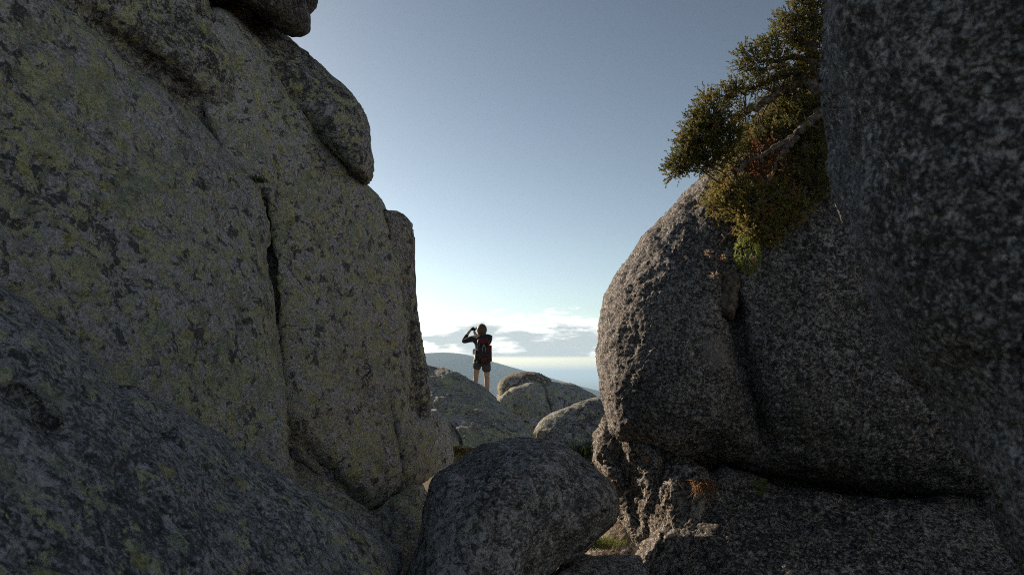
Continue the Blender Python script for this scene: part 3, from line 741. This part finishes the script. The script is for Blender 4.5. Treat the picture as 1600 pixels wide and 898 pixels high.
base_pt = at(1300, 205, surf(1300, 205, 4.6, 0.05))
jun = empty('juniper_shrub', base_pt)
tag(jun, 'windswept juniper shrub with reddish dead sprays growing over the crown of the huge right boulder', 'shrub')
LIMBS = [  # px, py, distance ahead ; radius base -> tip (m)
    ([(1330, 215, 4.5), (1295, 172, 4.5), (1250, 205, 4.42), (1235, 225, 4.4), (1215, 250, 4.4), (1195, 300, 4.32), (1172, 350, 4.28)], 0.045, 0.010),
    ([(1300, 170, 4.52), (1262, 130, 4.6), (1225, 140, 4.62), (1180, 168, 4.6), (1140, 195, 4.62), (1100, 225, 4.7), (1062, 262, 4.75)], 0.050, 0.008),
    ([(1262, 130, 4.6), (1235, 112, 4.62), (1200, 125, 4.66), (1165, 142, 4.7), (1135, 150, 4.72)], 0.028, 0.006),
    ([(1285, 150, 4.55), (1270, 95, 4.6), (1252, 60, 4.62), (1225, 45, 4.66)], 0.036, 0.006),
    ([(1270, 95, 4.6), (1230, 92, 4.64), (1190, 95, 4.68), (1160, 92, 4.7)], 0.022, 0.005),
    ([(1270, 95, 4.6), (1272, 50, 4.62), (1266, 5, 4.65), (1262, -40, 4.66)], 0.026, 0.006),
    ([(1240, 215, 4.42), (1205, 235, 4.42), (1160, 262, 4.42), (1128, 300, 4.5)], 0.026, 0.006),
    ([(1260, 230, 4.4), (1262, 280, 4.3), (1245, 325, 4.25), (1225, 345, 4.22)], 0.022, 0.005),
    ([(1225, 300, 4.30), (1180, 318, 4.3), (1135, 330, 4.38)], 0.016, 0.004),
]
limb_nodes = []
for ctrl, r0, r1 in LIMBS:
    P = curve_pts([at(*c) for c in ctrl], 7)
    P = [p + RNG.normal(size=3) * 0.008 for p in P]
    n = len(P)
    mb = MB(); mb.tube(P, [r0 + (r1 - r0) * (i / (n - 1)) ** 0.8 for i in range(n)], 8, 0.10)
    mb.build('branch', m_wood, jun)
    limb_nodes += P
limb_nodes = np.array(limb_nodes)
BLOBS = [  # px, py, radius px, kind
    (1050, 268, 12, 'g'), (1063, 260, 17, 'g'), (1078, 240, 20, 'g'), (1072, 218, 13, 'g'), (1093, 222, 22, 'g'), (1090, 196, 16, 'g'), (1108, 200, 22, 'g'), (1100, 172, 15, 'g'), (1118, 178, 20, 'g'), (1105, 152, 9, 'g'),
    (1132, 152, 15, 'g'), (1150, 140, 15, 'g'), (1118, 242, 20, 'g'), (1105, 258, 14, 'g'), (1138, 222, 22, 'g'), (1152, 252, 20, 'g'), (1162, 85, 10, 'g'), (1160, 106, 10, 'g'), (1178, 92, 13, 'g'), (1192, 110, 14, 'g'), (1196, 76, 13, 'g'),
    (1214, 62, 15, 'g'), (1218, 92, 16, 'g'), (1224, 38, 13, 'g'), (1240, 22, 14, 'g'), (1252, 4, 14, 'g'), (1266, 24, 18, 'g'), (1246, 52, 18, 'g'), (1268, 62, 18, 'g'), (1248, 86, 18, 'g'), (1272, 100, 18, 'g'), (1230, 118, 18, 'g'),
    (1258, 122, 18, 'g'), (1280, 135, 16, 'g'), (1205, 140, 16, 'g'), (1178, 132, 14, 'g'), (1240, 150, 18, 'g'), (1262, -25, 18, 'g'), (1190, 200, 16, 'g'), (1212, 188, 16, 'g'), (1170, 210, 18, 'g'), (1255, 250, 15, 'g'), (1280, 245, 16, 'g'), (1272, 285, 16, 'g'),
    (1160, 178, 14, 'g'), (1285, 190, 14, 'g'), (1290, 215, 13, 'g'),
    (1205, 232, 16, 'r'), (1190, 255, 15, 'r'), (1215, 262, 17, 'r'), (1232, 245, 15, 'r'), (1228, 275, 15, 'r'), (1200, 285, 15, 'r'), (1178, 278, 12, 'r'), (1182, 235, 13, 'r'), (1248, 292, 13, 'r'), (1130, 238, 8, 'r'), (1150, 275, 9, 'r'),
    (1125, 290, 13, 'o'), (1140, 305, 18, 'o'), (1128, 322, 13, 'o'), (1162, 292, 16, 'o'), (1172, 315, 17, 'o'), (1152, 332, 15, 'o'), (1195, 312, 15, 'o'), (1188, 338, 17, 'o'), (1210, 345, 14, 'o'), (1172, 358, 16, 'o'), (1165, 340, 12, 'o'),
    (1232, 332, 13, 'o'), (1250, 326, 12, 'o'), (1215, 322, 12, 'o'), (1262, 322, 9, 'o'), (1190, 365, 14, 'o'), (1145, 268, 13, 'o'), (1208, 368, 10, 'o'), (1110, 318, 9, 'o'), (1118, 305, 10, 'o'), (1225, 352, 13, 'o'), (1240, 310, 13, 'o'), (1205, 300, 13, 'o'), (1220, 300, 12, 'o'),
    (1222, 170, 17, 'g'), (1250, 178, 17, 'g'), (1272, 170, 15, 'g'), (1230, 205, 17, 'g'), (1258, 212, 16, 'g'), (1200, 215, 15, 'g'), (1245, 232, 14, 'g'), (1270, 225, 15, 'g'), (1180, 222, 14, 'g'), (1160, 235, 14, 'g'), (1195, 172, 15, 'g'),
    (1225, 262, 12, 'g'), (1258, 272, 14, 'g'), (1290, 262, 14, 'g'), (1288, 295, 14, 'g'), (1240, 278, 11, 'o'), (1210, 275, 10, 'o'), (1085, 255, 14, 'g'), (1128, 205, 16, 'g'), (1285, 110, 14, 'g'), (1282, 75, 14, 'g'), (1280, 40, 14, 'g'), (1280, 5, 14, 'g'),
]
fol = {'g': MB(), 'r': MB(), 'o': MB()}
tw = MB()
for bx, by, br, kind in BLOBS:
    bd = surf(bx, by, 4.66, 0.13 + 0.003 * br)
    if by < 170: bd = 4.64
    c0 = at(bx, by, bd); rm = br / F_PX * bd
    j = np.argmin(((limb_nodes - c0) ** 2).sum(1)); src = limb_nodes[j]
    mid_ = (src + c0) / 2 + RNG.normal(size=3) * 0.02
    tw.tube(curve_pts([src, mid_, c0], 3), [0.007, 0.0065, 0.006, 0.005, 0.0045, 0.004, 0.003], 5)
    ns = int((80 if kind != 'r' else 36) * (br / 16) ** 2)
    for k in range(ns):
        u = RNG.normal(size=3); u /= np.linalg.norm(u)
        p = c0 + u * rm * RNG.uniform(0.25, 1.0) ** 0.6 * np.array([1.05, 1.2, 1.0])
        out = (p - c0) / max(rm, 1e-6)
        d = out * 0.9 + np.array([-0.35, -0.1, 0.25]) + RNG.normal(size=3) * 0.45
        d /= np.linalg.norm(d)
        L = RNG.uniform(0.04, 0.08)
        if k % 3 == 0: tw.tube([c0 + (p - c0) * .2, p, p + d * L * .8], [0.003, 0.002, 0.001], 4)
        nn = 15 if kind != 'r' else 9
        for q in range(nn):
            s_ = (q + 0.5) / nn
            sd = np.cross(d, RNG.normal(size=3)); sd /= np.linalg.norm(sd)
            dir_ = d * 0.75 + sd * (0.9 - 0.5 * s_)
            fol[kind].leaf(p + d * L * s_, dir_, RNG.uniform(0.011, 0.021) * (1.2 if kind == 'r' else 1), RNG.uniform(0.006, 0.010))
tw.build('twigs', m_wood, jun)['kind'] = 'stuff'
fol['g'].build('foliage', m_green, jun, smooth=False)
fol['o'].build('foliage', m_olive, jun, smooth=False)['label'] = 'yellowish lower sprays of the juniper'
fol['r'].build('foliage', m_red, jun, smooth=False)['label'] = 'reddish brown dead sprays'

# cushion plant with dry flower heads under the juniper
cp = at(1165, 395, surf(1165, 395, 4.4, 0.08))
cush = empty('cushion_plant', at(1165, 425, surf(1165, 425, 4.4)))
tag(cush, 'bright yellow-green cushion plant hanging below the juniper on the huge boulder', 'plant')
mb = MB()
for k in range(520):
    u = RNG.normal(size=3); u /= np.linalg.norm(u)
    if u[1] > 0.5: continue
    p = cp + u * np.array([0.075, 0.07, 0.125]) * RNG.uniform(0.7, 1.0) + np.array([0, -0.03, -0.01])
    for q in range(6):
        dd_ = u + RNG.normal(size=3) * 0.6
        mb.leaf(p, dd_, RNG.uniform(0.010, 0.020), RNG.uniform(0.004, 0.007))
mb.build('foliage', m_cush, cush, smooth=False)
def flower_head(parent, px, py, d, n=26, r=0.022):
    c0 = at(px, py, d); mb = MB()
    for k in range(n):
        u = RNG.normal(size=3) + np.array([-0.5, -0.4, 0.3]); u /= np.linalg.norm(u)
        mb.leaf(c0 + u * r * 0.3, u, r * RNG.uniform(0.8, 1.3), r * 0.45)
    mb.build('flower_head', m_flower, parent, smooth=False)
def stem(parent, pts, r=0.004):
    mb = MB(); P = curve_pts([at(*p) for p in pts], 4); mb.tube(P, [r] * len(P), 5); mb.build('stem', m_dry, parent)
dS = lambda x, y, l=0.05: surf(x, y, 4.5, l)
stem(cush, [(1158, 412, dS(1158, 412)), (1140, 424, dS(1140, 424, .07)), (1122, 432, dS(1122, 432, .08))])
flower_head(cush, 1117, 431, dS(1117, 431, .08), r=0.026)
stem(cush, [(1150, 402, dS(1150, 402)), (1132, 408, dS(1132, 408, .07)), (1112, 398, dS(1112, 398, .08))])
flower_head(cush, 1108, 396, dS(1108, 396, .08), r=0.024)
flower_head(cush, 1131, 402, dS(1131, 402, .07), r=0.02)
flower_head(cush, 1178, 406, dS(1178, 406, .16), r=0.02)
flower_head(cush, 1172, 413, dS(1172, 413, .15), r=0.016)

# dead root / bark plate on the boulder below the plants
root = MB()
RP = [(1150, 428), (1144, 440), (1140, 455), (1138, 470), (1139, 485), (1143, 499)]
Pr = curve_pts([at(x, y, surf(x, y, 4.5, 0.0)) for x, y in RP], 5)
nP = len(Pr)
root.tube(Pr, [0.012 + 0.055 * math.sin(math.pi * (0.08 + 0.90 * i / (nP - 1))) ** 0.8 for i in range(nP)], 12, 0.08)
tag(root.build('dead_root', m_wood), 'dark dead root plate on the boulder face just below the cushion plant', 'root')
br = MB()
for pts in ([(1150, 355), (1138, 368), (1125, 382)], [(1152, 362), (1136, 372), (1128, 366)]):
    P = curve_pts([at(x, y, surf(x, y, 4.5, 0.05)) for x, y in pts], 4); br.tube(P, [0.011 - 0.0007 * i for i in range(len(P))], 6, 0.1)
tag(br.build('dead_branch', m_wood), 'bare forked dead twig left of the cushion plant', 'branch')

def grass(name, px, py, d, n, h, spread, mat, label, lean=(0, 0, 1), wid=0.006, cat='grass tuft'):
    base = at(px, py, d); e = empty(name, base); tag(e, label, cat)
    mb = MB(); few = n <= 12
    for k in range(n):
        if few: mb = MB()
        b0 = base + np.array([RNG.normal() * spread, RNG.normal() * spread * 0.7, RNG.uniform(-0.01, 0.005)])
        dv = np.array(lean) + RNG.normal(size=3) * 0.35; dv /= np.linalg.norm(dv)
        L = h * RNG.uniform(0.5, 1.15); side = np.cross(dv, RNG.normal(size=3)); side /= np.linalg.norm(side)
        bend = np.array([RNG.normal() * .25, RNG.normal() * .25, -0.25]) * L
        pts = [b0, b0 + dv * L * .5 + bend * .2, b0 + dv * L + bend * .7]
        i = len(mb.v)
        mb.v += [pts[0] - side * wid / 2, pts[0] + side * wid / 2, pts[1] + side * wid * .4, pts[1] - side * wid * .4, pts[2]]
        mb.f += [(i, i + 1, i + 2, i + 3), (i + 3, i + 2, i + 4)]
        if few: mb.build('blade', mat, e, smooth=False)
    if not few: mb.build('blades', mat, e, smooth=False)['kind'] = 'stuff'
    return e
q2 = lambda x, y, k='Q2': (FRONT[k](x, y) or 4.3) - 0.01
grass('dry_grass_tuft', 1098, 752, q2(1098, 752) - 0.02, 130, 0.10, 0.035, m_dry, 'rusty dry grass tuft on the sunlit stump of rock', lean=(-0.1, -0.5, -0.3))
grass('grass_tuft', 1190, 762, 4.45, 9, 0.17, 0.03, m_blade, 'few long green grass blades growing from the lower right ledge', lean=(-0.3, -0.2, 1.0), wid=0.007)
grass('grass_tuft', 1072, 722, 4.40, 8, 0.06, 0.02, m_blade, 'tiny green sprig at the top of the sunlit stump of rock', lean=(-0.2, -0.3, 1.0), wid=0.006)
hp = empty('pennywort', at(1190, 775, 4.2)); tag(hp, 'small plant with pale round leaves on the lower right ledge', 'plant')
for lx, ly, r in ((1179, 754, 0.022), (1193, 750, 0.020), (1195, 763, 0.024), (1187, 769, 0.018)):
    mb = MB(); c0 = at(lx, ly, 4.18); nrm = np.array([-0.5, -0.6, 0.6]); nrm /= np.linalg.norm(nrm)
    x = np.cross(nrm, [0, 0, 1]); x /= np.linalg.norm(x); y = np.cross(nrm, x)
    mb.v.append(c0 - nrm * r * .25)
    for k in range(12): mb.v.append(c0 + x * r * 1.2 * math.cos(k * math.pi / 6) + y * r * .8 * math.sin(k * math.pi / 6) + RNG.normal(size=3) * r * .06)
    mb.f += [(0, 1 + k, 1 + (k + 1) % 12) for k in range(12)]
    mb.build('leaf', m_blade, hp)
    st = MB(); st.tube([at(1190, 776, 4.2), c0 + np.array([0, .01, -.01])], [0.002, 0.0015], 5); st.build('stem', m_blade, hp)
grass('grass_patch', 934, 852, 5.45, 650, 0.11, 0.10, m_blade, 'sunlit green grass in the triangular gap between the boulders', wid=0.005)
grass('moss_tuft', 401, 282, 4.30, 240, 0.035, 0.03, leaf_mat('moss', (0.05, 0.075, 0.03), (0.10, 0.13, 0.05), 0.2), 'dark green mossy tuft at the top of the long crack in the left cliff', wid=0.006, cat='moss')
lf = MB(); lf.leaf(at(1009, 722, 4.42), np.array([0.5, -0.3, 0.9]), 0.05, 0.028, np.array([-.4, -.8, .2])); lf.leaf(at(1014, 722, 4.42), np.array([-0.1, -0.3, 0.9]), 0.04, 0.02, np.array([-.4, -.8, .1]))
tag(lf.build('dry_leaf', m_dry, smooth=False), 'orange dry leaf lodged under the huge boulder above the rough stump', 'leaf')
pb = MB()
for k in range(160):
    x_ = RNG.uniform(0.1, 1.5); y_ = RNG.uniform(4.9, 7.6); r_ = RNG.uniform(0.006, 0.03) * (0.5 + RNG.random())
    z_ = float(ground_z(np.array([x_]), np.array([y_]))[0]); i = len(pb.v)
    o8 = [np.array(q) for q in ((1, 0, 0), (-1, 0, 0), (0, 1, 0), (0, -1, 0), (0, 0, .7), (0, 0, -.7))]
    pb.v += [np.array([x_, y_, z_ + r_ * .3]) + q * r_ * RNG.uniform(.7, 1.2) for q in o8]
    pb.f += [(i + a_, i + b_, i + c_) for a_, b_, c_ in ((0, 2, 4), (2, 1, 4), (1, 3, 4), (3, 0, 4), (2, 0, 5), (1, 2, 5), (3, 1, 5), (0, 3, 5))]
tag(pb.build('gravel', m_sand, smooth=False), 'loose gravel on the ground in the low gap', 'gravel', kind='stuff')
gp = grass('grass_tuft', 838, 682, (FRONT['B4'](840, 684) or 18.5) - 0.05, 260, 0.16, 0.14, m_blade, 'green grass tuft between the hiker\'s rock and the far boulders', wid=0.02)
rock('W', 'stone', [(838, 676), (843, 671), (850, 673), (853, 681), (846, 686), (839, 684)], [(838, 676, 18.1), (852, 680, 18.1), (845, 672, 18.2)], 0.08, 4, 0.3, m_sand, 'small pale stone in the far grass tuft', 'stone', seed=30, step=0.8, rough=((0.1, 0.01),))
grass('fern_clump', 912, 712, (FRONT['B4'](912, 712) or 18.0) - 0.1, 300, 0.45, 0.30, leaf_mat('dark_scrub', (0.03, 0.045, 0.02), (0.07, 0.085, 0.03), 0.3), 'dark scrubby plant at the foot of the broad grey boulder', wid=0.03, cat='bush')

# ------------------------------------------------------------------ the hiker
def plain(name, col, rough=0.8, var=0.25, scale=60):
    m, t = new_mat(name)
    tcn = t.n('ShaderNodeTexCoord'); n = t.noise(tcn.outputs['Object'], scale, 4, 0.6)
    c = t.mix(t.ramp(n, 0.35, 0.65), tuple(x * (1 - var) for x in col), tuple(x * (1 + var) for x in col))
    bp = t.n('ShaderNodeBump', ins={'Strength': 0.4, 'Distance': 0.004, 'Height': n})
    return finish(m, t, c, rough, bp.outputs[0], 0.25)
m_skin = plain('skin', (0.46, 0.33, 0.25), 0.55, 0.06, 20)
m_hair = plain('brown_hair', (0.10, 0.062, 0.035), 0.5, 0.4, 90)
m_jacket = plain('dark_jacket', (0.022, 0.027, 0.035), 0.75)
m_short = plain('grey_shorts', (0.075, 0.072, 0.080), 0.85)
m_black = plain('black_nylon', (0.018, 0.017, 0.019), 0.6)
m_redp = plain('red_nylon', (0.11, 0.014, 0.018), 0.6)
m_grey = plain('grey_webbing', (0.22, 0.23, 0.25), 0.6)
m_boot = plain('brown_boots', (0.09, 0.065, 0.05), 0.8)
m_shirt = plain('pale_shirt', (0.55, 0.53, 0.48), 0.8, 0.08)
HD = 15.42
HB = at(752, 622, HD)
def skin_mesh(name, nodes, edges, mat, parent, sub=2):
    me = bpy.data.meshes.new(name)
    me.from_pydata([n[:3] for n in nodes], edges, [])
    o = bpy.data.objects.new(name, me); COL.objects.link(o)
    sk = o.modifiers.new('skin', 'SKIN'); sk.use_smooth_shade = True
    ss = o.modifiers.new('sub', 'SUBSURF'); ss.levels = sub; ss.render_levels = sub
    for i, n in enumerate(nodes):
        d = me.skin_vertices[0].data[i]
        r = n[3]; d.radius = (r, r) if not isinstance(r, tuple) else r
        d.use_root = (i == 0)
    dg = bpy.context.evaluated_depsgraph_get()
    nm = bpy.data.meshes.new_from_object(o.evaluated_get(dg))
    o.modifiers.clear(); o.data = nm; nm.name = name
    nm.materials.clear(); nm.materials.append(mat)
    nm.polygons.foreach_set('use_smooth', np.ones(len(nm.polygons), bool))
    bpy.data.meshes.remove(me)
    o.parent = parent
    return o
person = empty('person', HB); person.scale = (1.06, 1.06, 1.0)
tag(person, 'hiker in dark jacket and shorts raising a camera, standing on the sloping grey boulder', 'person')
N = [(0, 0, .92, .13), (0, .01, 1.08, .115), (0, .02, 1.25, .13), (0, .02, 1.38, .10), (-.01, .03, 1.46, .055), (-.015, .045, 1.53, .075), (-.02, .05, 1.59, .085), (-.02, .045, 1.63, .05),   # 0-7
     (-.10, 0, .84, .095), (-.12, .03, .47, .062), (-.125, -.01, .34, .060), (-.125, 0, .09, .040), (-.14, .13, .035, .035),                    # 8-12 left leg
     (.10, 0, .84, .095), (.115, .04, .47, .062), (.12, 0, .34, .060), (.125, 0, .09, .040), (.13, .13, .035, .035),                             # 13-17 right leg
     (-.17, .02, 1.37, .062), (-.41, .10, 1.27, .046), (-.30, .20, 1.49, .033), (-.255, .23, 1.545, .030),                                        # 18-21 left arm
     (.17, .02, 1.37, .062), (.12, .30, 1.22, .046), (-.14, .33, 1.45, .033), (-.18, .31, 1.51, .030)]                                            # 22-25 right arm
E = [(0, 1), (1, 2), (2, 3), (3, 4), (4, 5), (5, 6), (6, 7), (0, 8), (8, 9), (9, 10), (10, 11), (11, 12), (0, 13), (13, 14), (14, 15), (15, 16), (16, 17),
     (3, 18), (18, 19), (19, 20), (20, 21), (3, 22), (22, 23), (23, 24), (24, 25)]
def fingers(root, direc, side):
    p = np.array(N[root][:3]); direc = np.array(direc, float); direc /= np.linalg.norm(direc); side = np.array(side, float)
    for k, (o_, L) in enumerate(((-.03, .060), (-.01, .075), (.011, .078), (.03, .070))):
        a = p + side * o_ + direc * .035
        N.append((*a, .010)); i = len(N) - 1; E.append((root, i))
        b = a + direc * L * .5 + np.array([.006, -.004, .0]); N.append((*b, .009)); E.append((i, i + 1))
        c_ = b + direc * L * .4 + np.array([.016, -.010, -.004]); N.append((*c_, .007)); E.append((i + 1, i + 2))
    a = p + side * -.036 - direc * .005; N.append((*a, .011)); i = len(N) - 1; E.append((root, i))
    b = a + direc * .03 + side * -.022; N.append((*b, .009)); E.append((i, i + 1))
fingers(21, (.5, .1, .85), (.25, .9, -.2))
fingers(25, (.1, -.1, .95), (.2, .95, .05))
skin_mesh('body', N, E, m_skin, person)
JN = [(0, .0, .95, (.165, .135)), (0, .01, 1.10, (.15, .125)), (0, .02, 1.26, (.165, .135)), (0, .02, 1.38, .115), (-.01, .03, 1.45, .075),
      (-.18, .02, 1.365, .075), (-.41, .10, 1.27, .058), (-.315, .19, 1.455, .044), (.18, .02, 1.365, .075), (.12, .30, 1.22, .058), (-.12, .33, 1.43, .044)]
skin_mesh('jacket', JN, [(0, 1), (1, 2), (2, 3), (3, 4), (3, 5), (5, 6), (6, 7), (3, 8), (8, 9), (9, 10)], m_jacket, person)
SN = [(0, 0, .96, (.155, .13)), (0, 0, .88, (.15, .13)), (-.10, .0, .80, .112), (-.115, .02, .60, .100), (.10, .0, .80, .112), (.112, .025, .57, .100)]
skin_mesh('shorts', SN, [(0, 1), (1, 2), (2, 3), (1, 4), (4, 5)], m_short, person)
for sx in (-1, 1):
    skin_mesh('boot', [(sx * .125, 0, .17, .052), (sx * .125, 0, .07, .052), (sx * .135, .07, .045, .045), (sx * .14, .16, .035, .036)], [(0, 1), (1, 2), (2, 3)], m_boot, person)
bm = bmesh.new(); bmesh.ops.create_icosphere(bm, subdivisions=4, radius=1.0)
hvv = np.array([v_.co for v_ in bm.verts]); hff = np.array([[q.index for q in f_.verts] for f_ in bm.faces]); bm.free()
lowz = np.clip(-hvv[:, 2], 0, 1)
hvv = hvv * np.array([.112, .120, .150]) * (1 + 0.05 * perlin(hvv * 2.2) + 0.03 * perlin(hvv * np.array([9, 9, 2.0])))[:, None]
hvv[:, 0] *= 1 - 0.25 * lowz; hvv[:, 1] = np.where(hvv[:, 1] > 0, hvv[:, 1] * (1 - 0.6 * lowz), hvv[:, 1])
mesh_obj('hair', hvv + np.array([.005, .0, 1.535]), hff, m_hair, person)
skin_mesh('shirt_hem', [(-.165, .06, 1.12, .03), (-.17, .07, 1.04, .034), (-.165, .07, .98, .03)], [(0, 1), (1, 2)], m_shirt, person)
# face: nose, brow and ear are part of the head turned to the left
skin_mesh('face', [(-.085, .10, 1.575, .045), (-.10, .12, 1.61, .040), (-.118, .13, 1.585, .014), (-.095, .12, 1.54, .030)], [(0, 1), (0, 2), (0, 3)], m_skin, person)

def rbox(c0, size, bev, mat, name, parent, seg=3, taper=1.0):
    bm = bmesh.new(); bmesh.ops.create_cube(bm, size=1.0)
    for v_ in bm.verts:
        k = taper if v_.co.z > 0 else 1.0
        v_.co = Vector((v_.co.x * size[0] * k, v_.co.y * size[1] * k, v_.co.z * size[2]))
    bmesh.ops.bevel(bm, geom=bm.edges[:] + bm.verts[:], offset=bev, segments=seg, affect='EDGES', profile=0.6)
    for v_ in bm.verts: v_.co += Vector(c0)
    me = bpy.data.meshes.new(name); bm.to_mesh(me); bm.free()
    me.polygons.foreach_set('use_smooth', np.ones(len(me.polygons), bool))
    me.materials.append(mat)
    o = bpy.data.objects.new(name, me); COL.objects.link(o); o.parent = parent
    return o
pack = empty('backpack', HB + np.array([0.05, -0.2, 0.80])); pack.scale = (1.06, 1.0, 1.02); pack.rotation_euler = (math.radians(-3), 0, math.radians(8))
tag(pack, 'black and red hiking backpack worn by the hiker', 'backpack')
rbox((0, .0, .20), (.30, .20, .46), .07, m_black, 'pack_bag', pack, 4, 0.9)
rbox((0, -.005, .455), (.29, .22, .12), .05, m_redp, 'lid', pack, 4, 0.85)
rbox((.155, .01, .22), (.045, .14, .32), .02, m_redp, 'side_pocket', pack)
rbox((-.155, .01, .16), (.045, .14, .22), .02, m_black, 'side_pocket', pack)
rbox((0, -.105, .20), (.20, .06, .30), .028, m_black, 'front_pocket', pack, 3, 0.85)
rbox((.0, -.125, .055), (.13, .05, .10), .02, m_redp, 'rain_cover', pack)
rbox((-.09, -.11, .33), (.025, .03, .22), .01, m_redp, 'strap', pack)
rbox((.09, -.11, .33), (.025, .03, .22), .01, m_redp, 'strap', pack)
lp = MB(); lp.tube(curve_pts([(-.025, -.14, .22), (-.03, -.155, .30), (0, -.16, .37), (.03, -.155, .30), (.025, -.14, .22)], 5), [0.010] * 21, 6)
lo_ = lp.build('cord_loop', m_grey, None, origin=np.zeros(3)); lo_.parent = pack
for sx in (-1, 1):
    stp = MB(); stp.tube(curve_pts([(sx * .10, .10, .46), (sx * .12, .20, .61), (sx * .12, .36, .52), (sx * .13, .36, .32), (sx * .14, .16, .12)], 5), [0.022] * 21, 6)
    q = stp.build('shoulder_strap', m_black, None, origin=np.zeros(3)); q.parent = pack
rbox((0, .16, .06), (.38, .30, .07), .025, m_black, 'hip_belt', pack)
cmr = empty('camera_body', HB + np.array([-.20, .25, 1.575])); cmr.rotation_euler = (0, 0, math.radians(35))
tag(cmr, 'small black camera the hiker holds up to the face', 'camera')
rbox((0, 0, 0), (.11, .045, .07), .01, m_black, 'camera_case', cmr)
ln = MB(); ln.tube([(0, .02, 0), (0, .075, 0)], [.028, .026], 14); q = ln.build('lens', m_black, None, origin=np.zeros(3)); q.parent = cmr
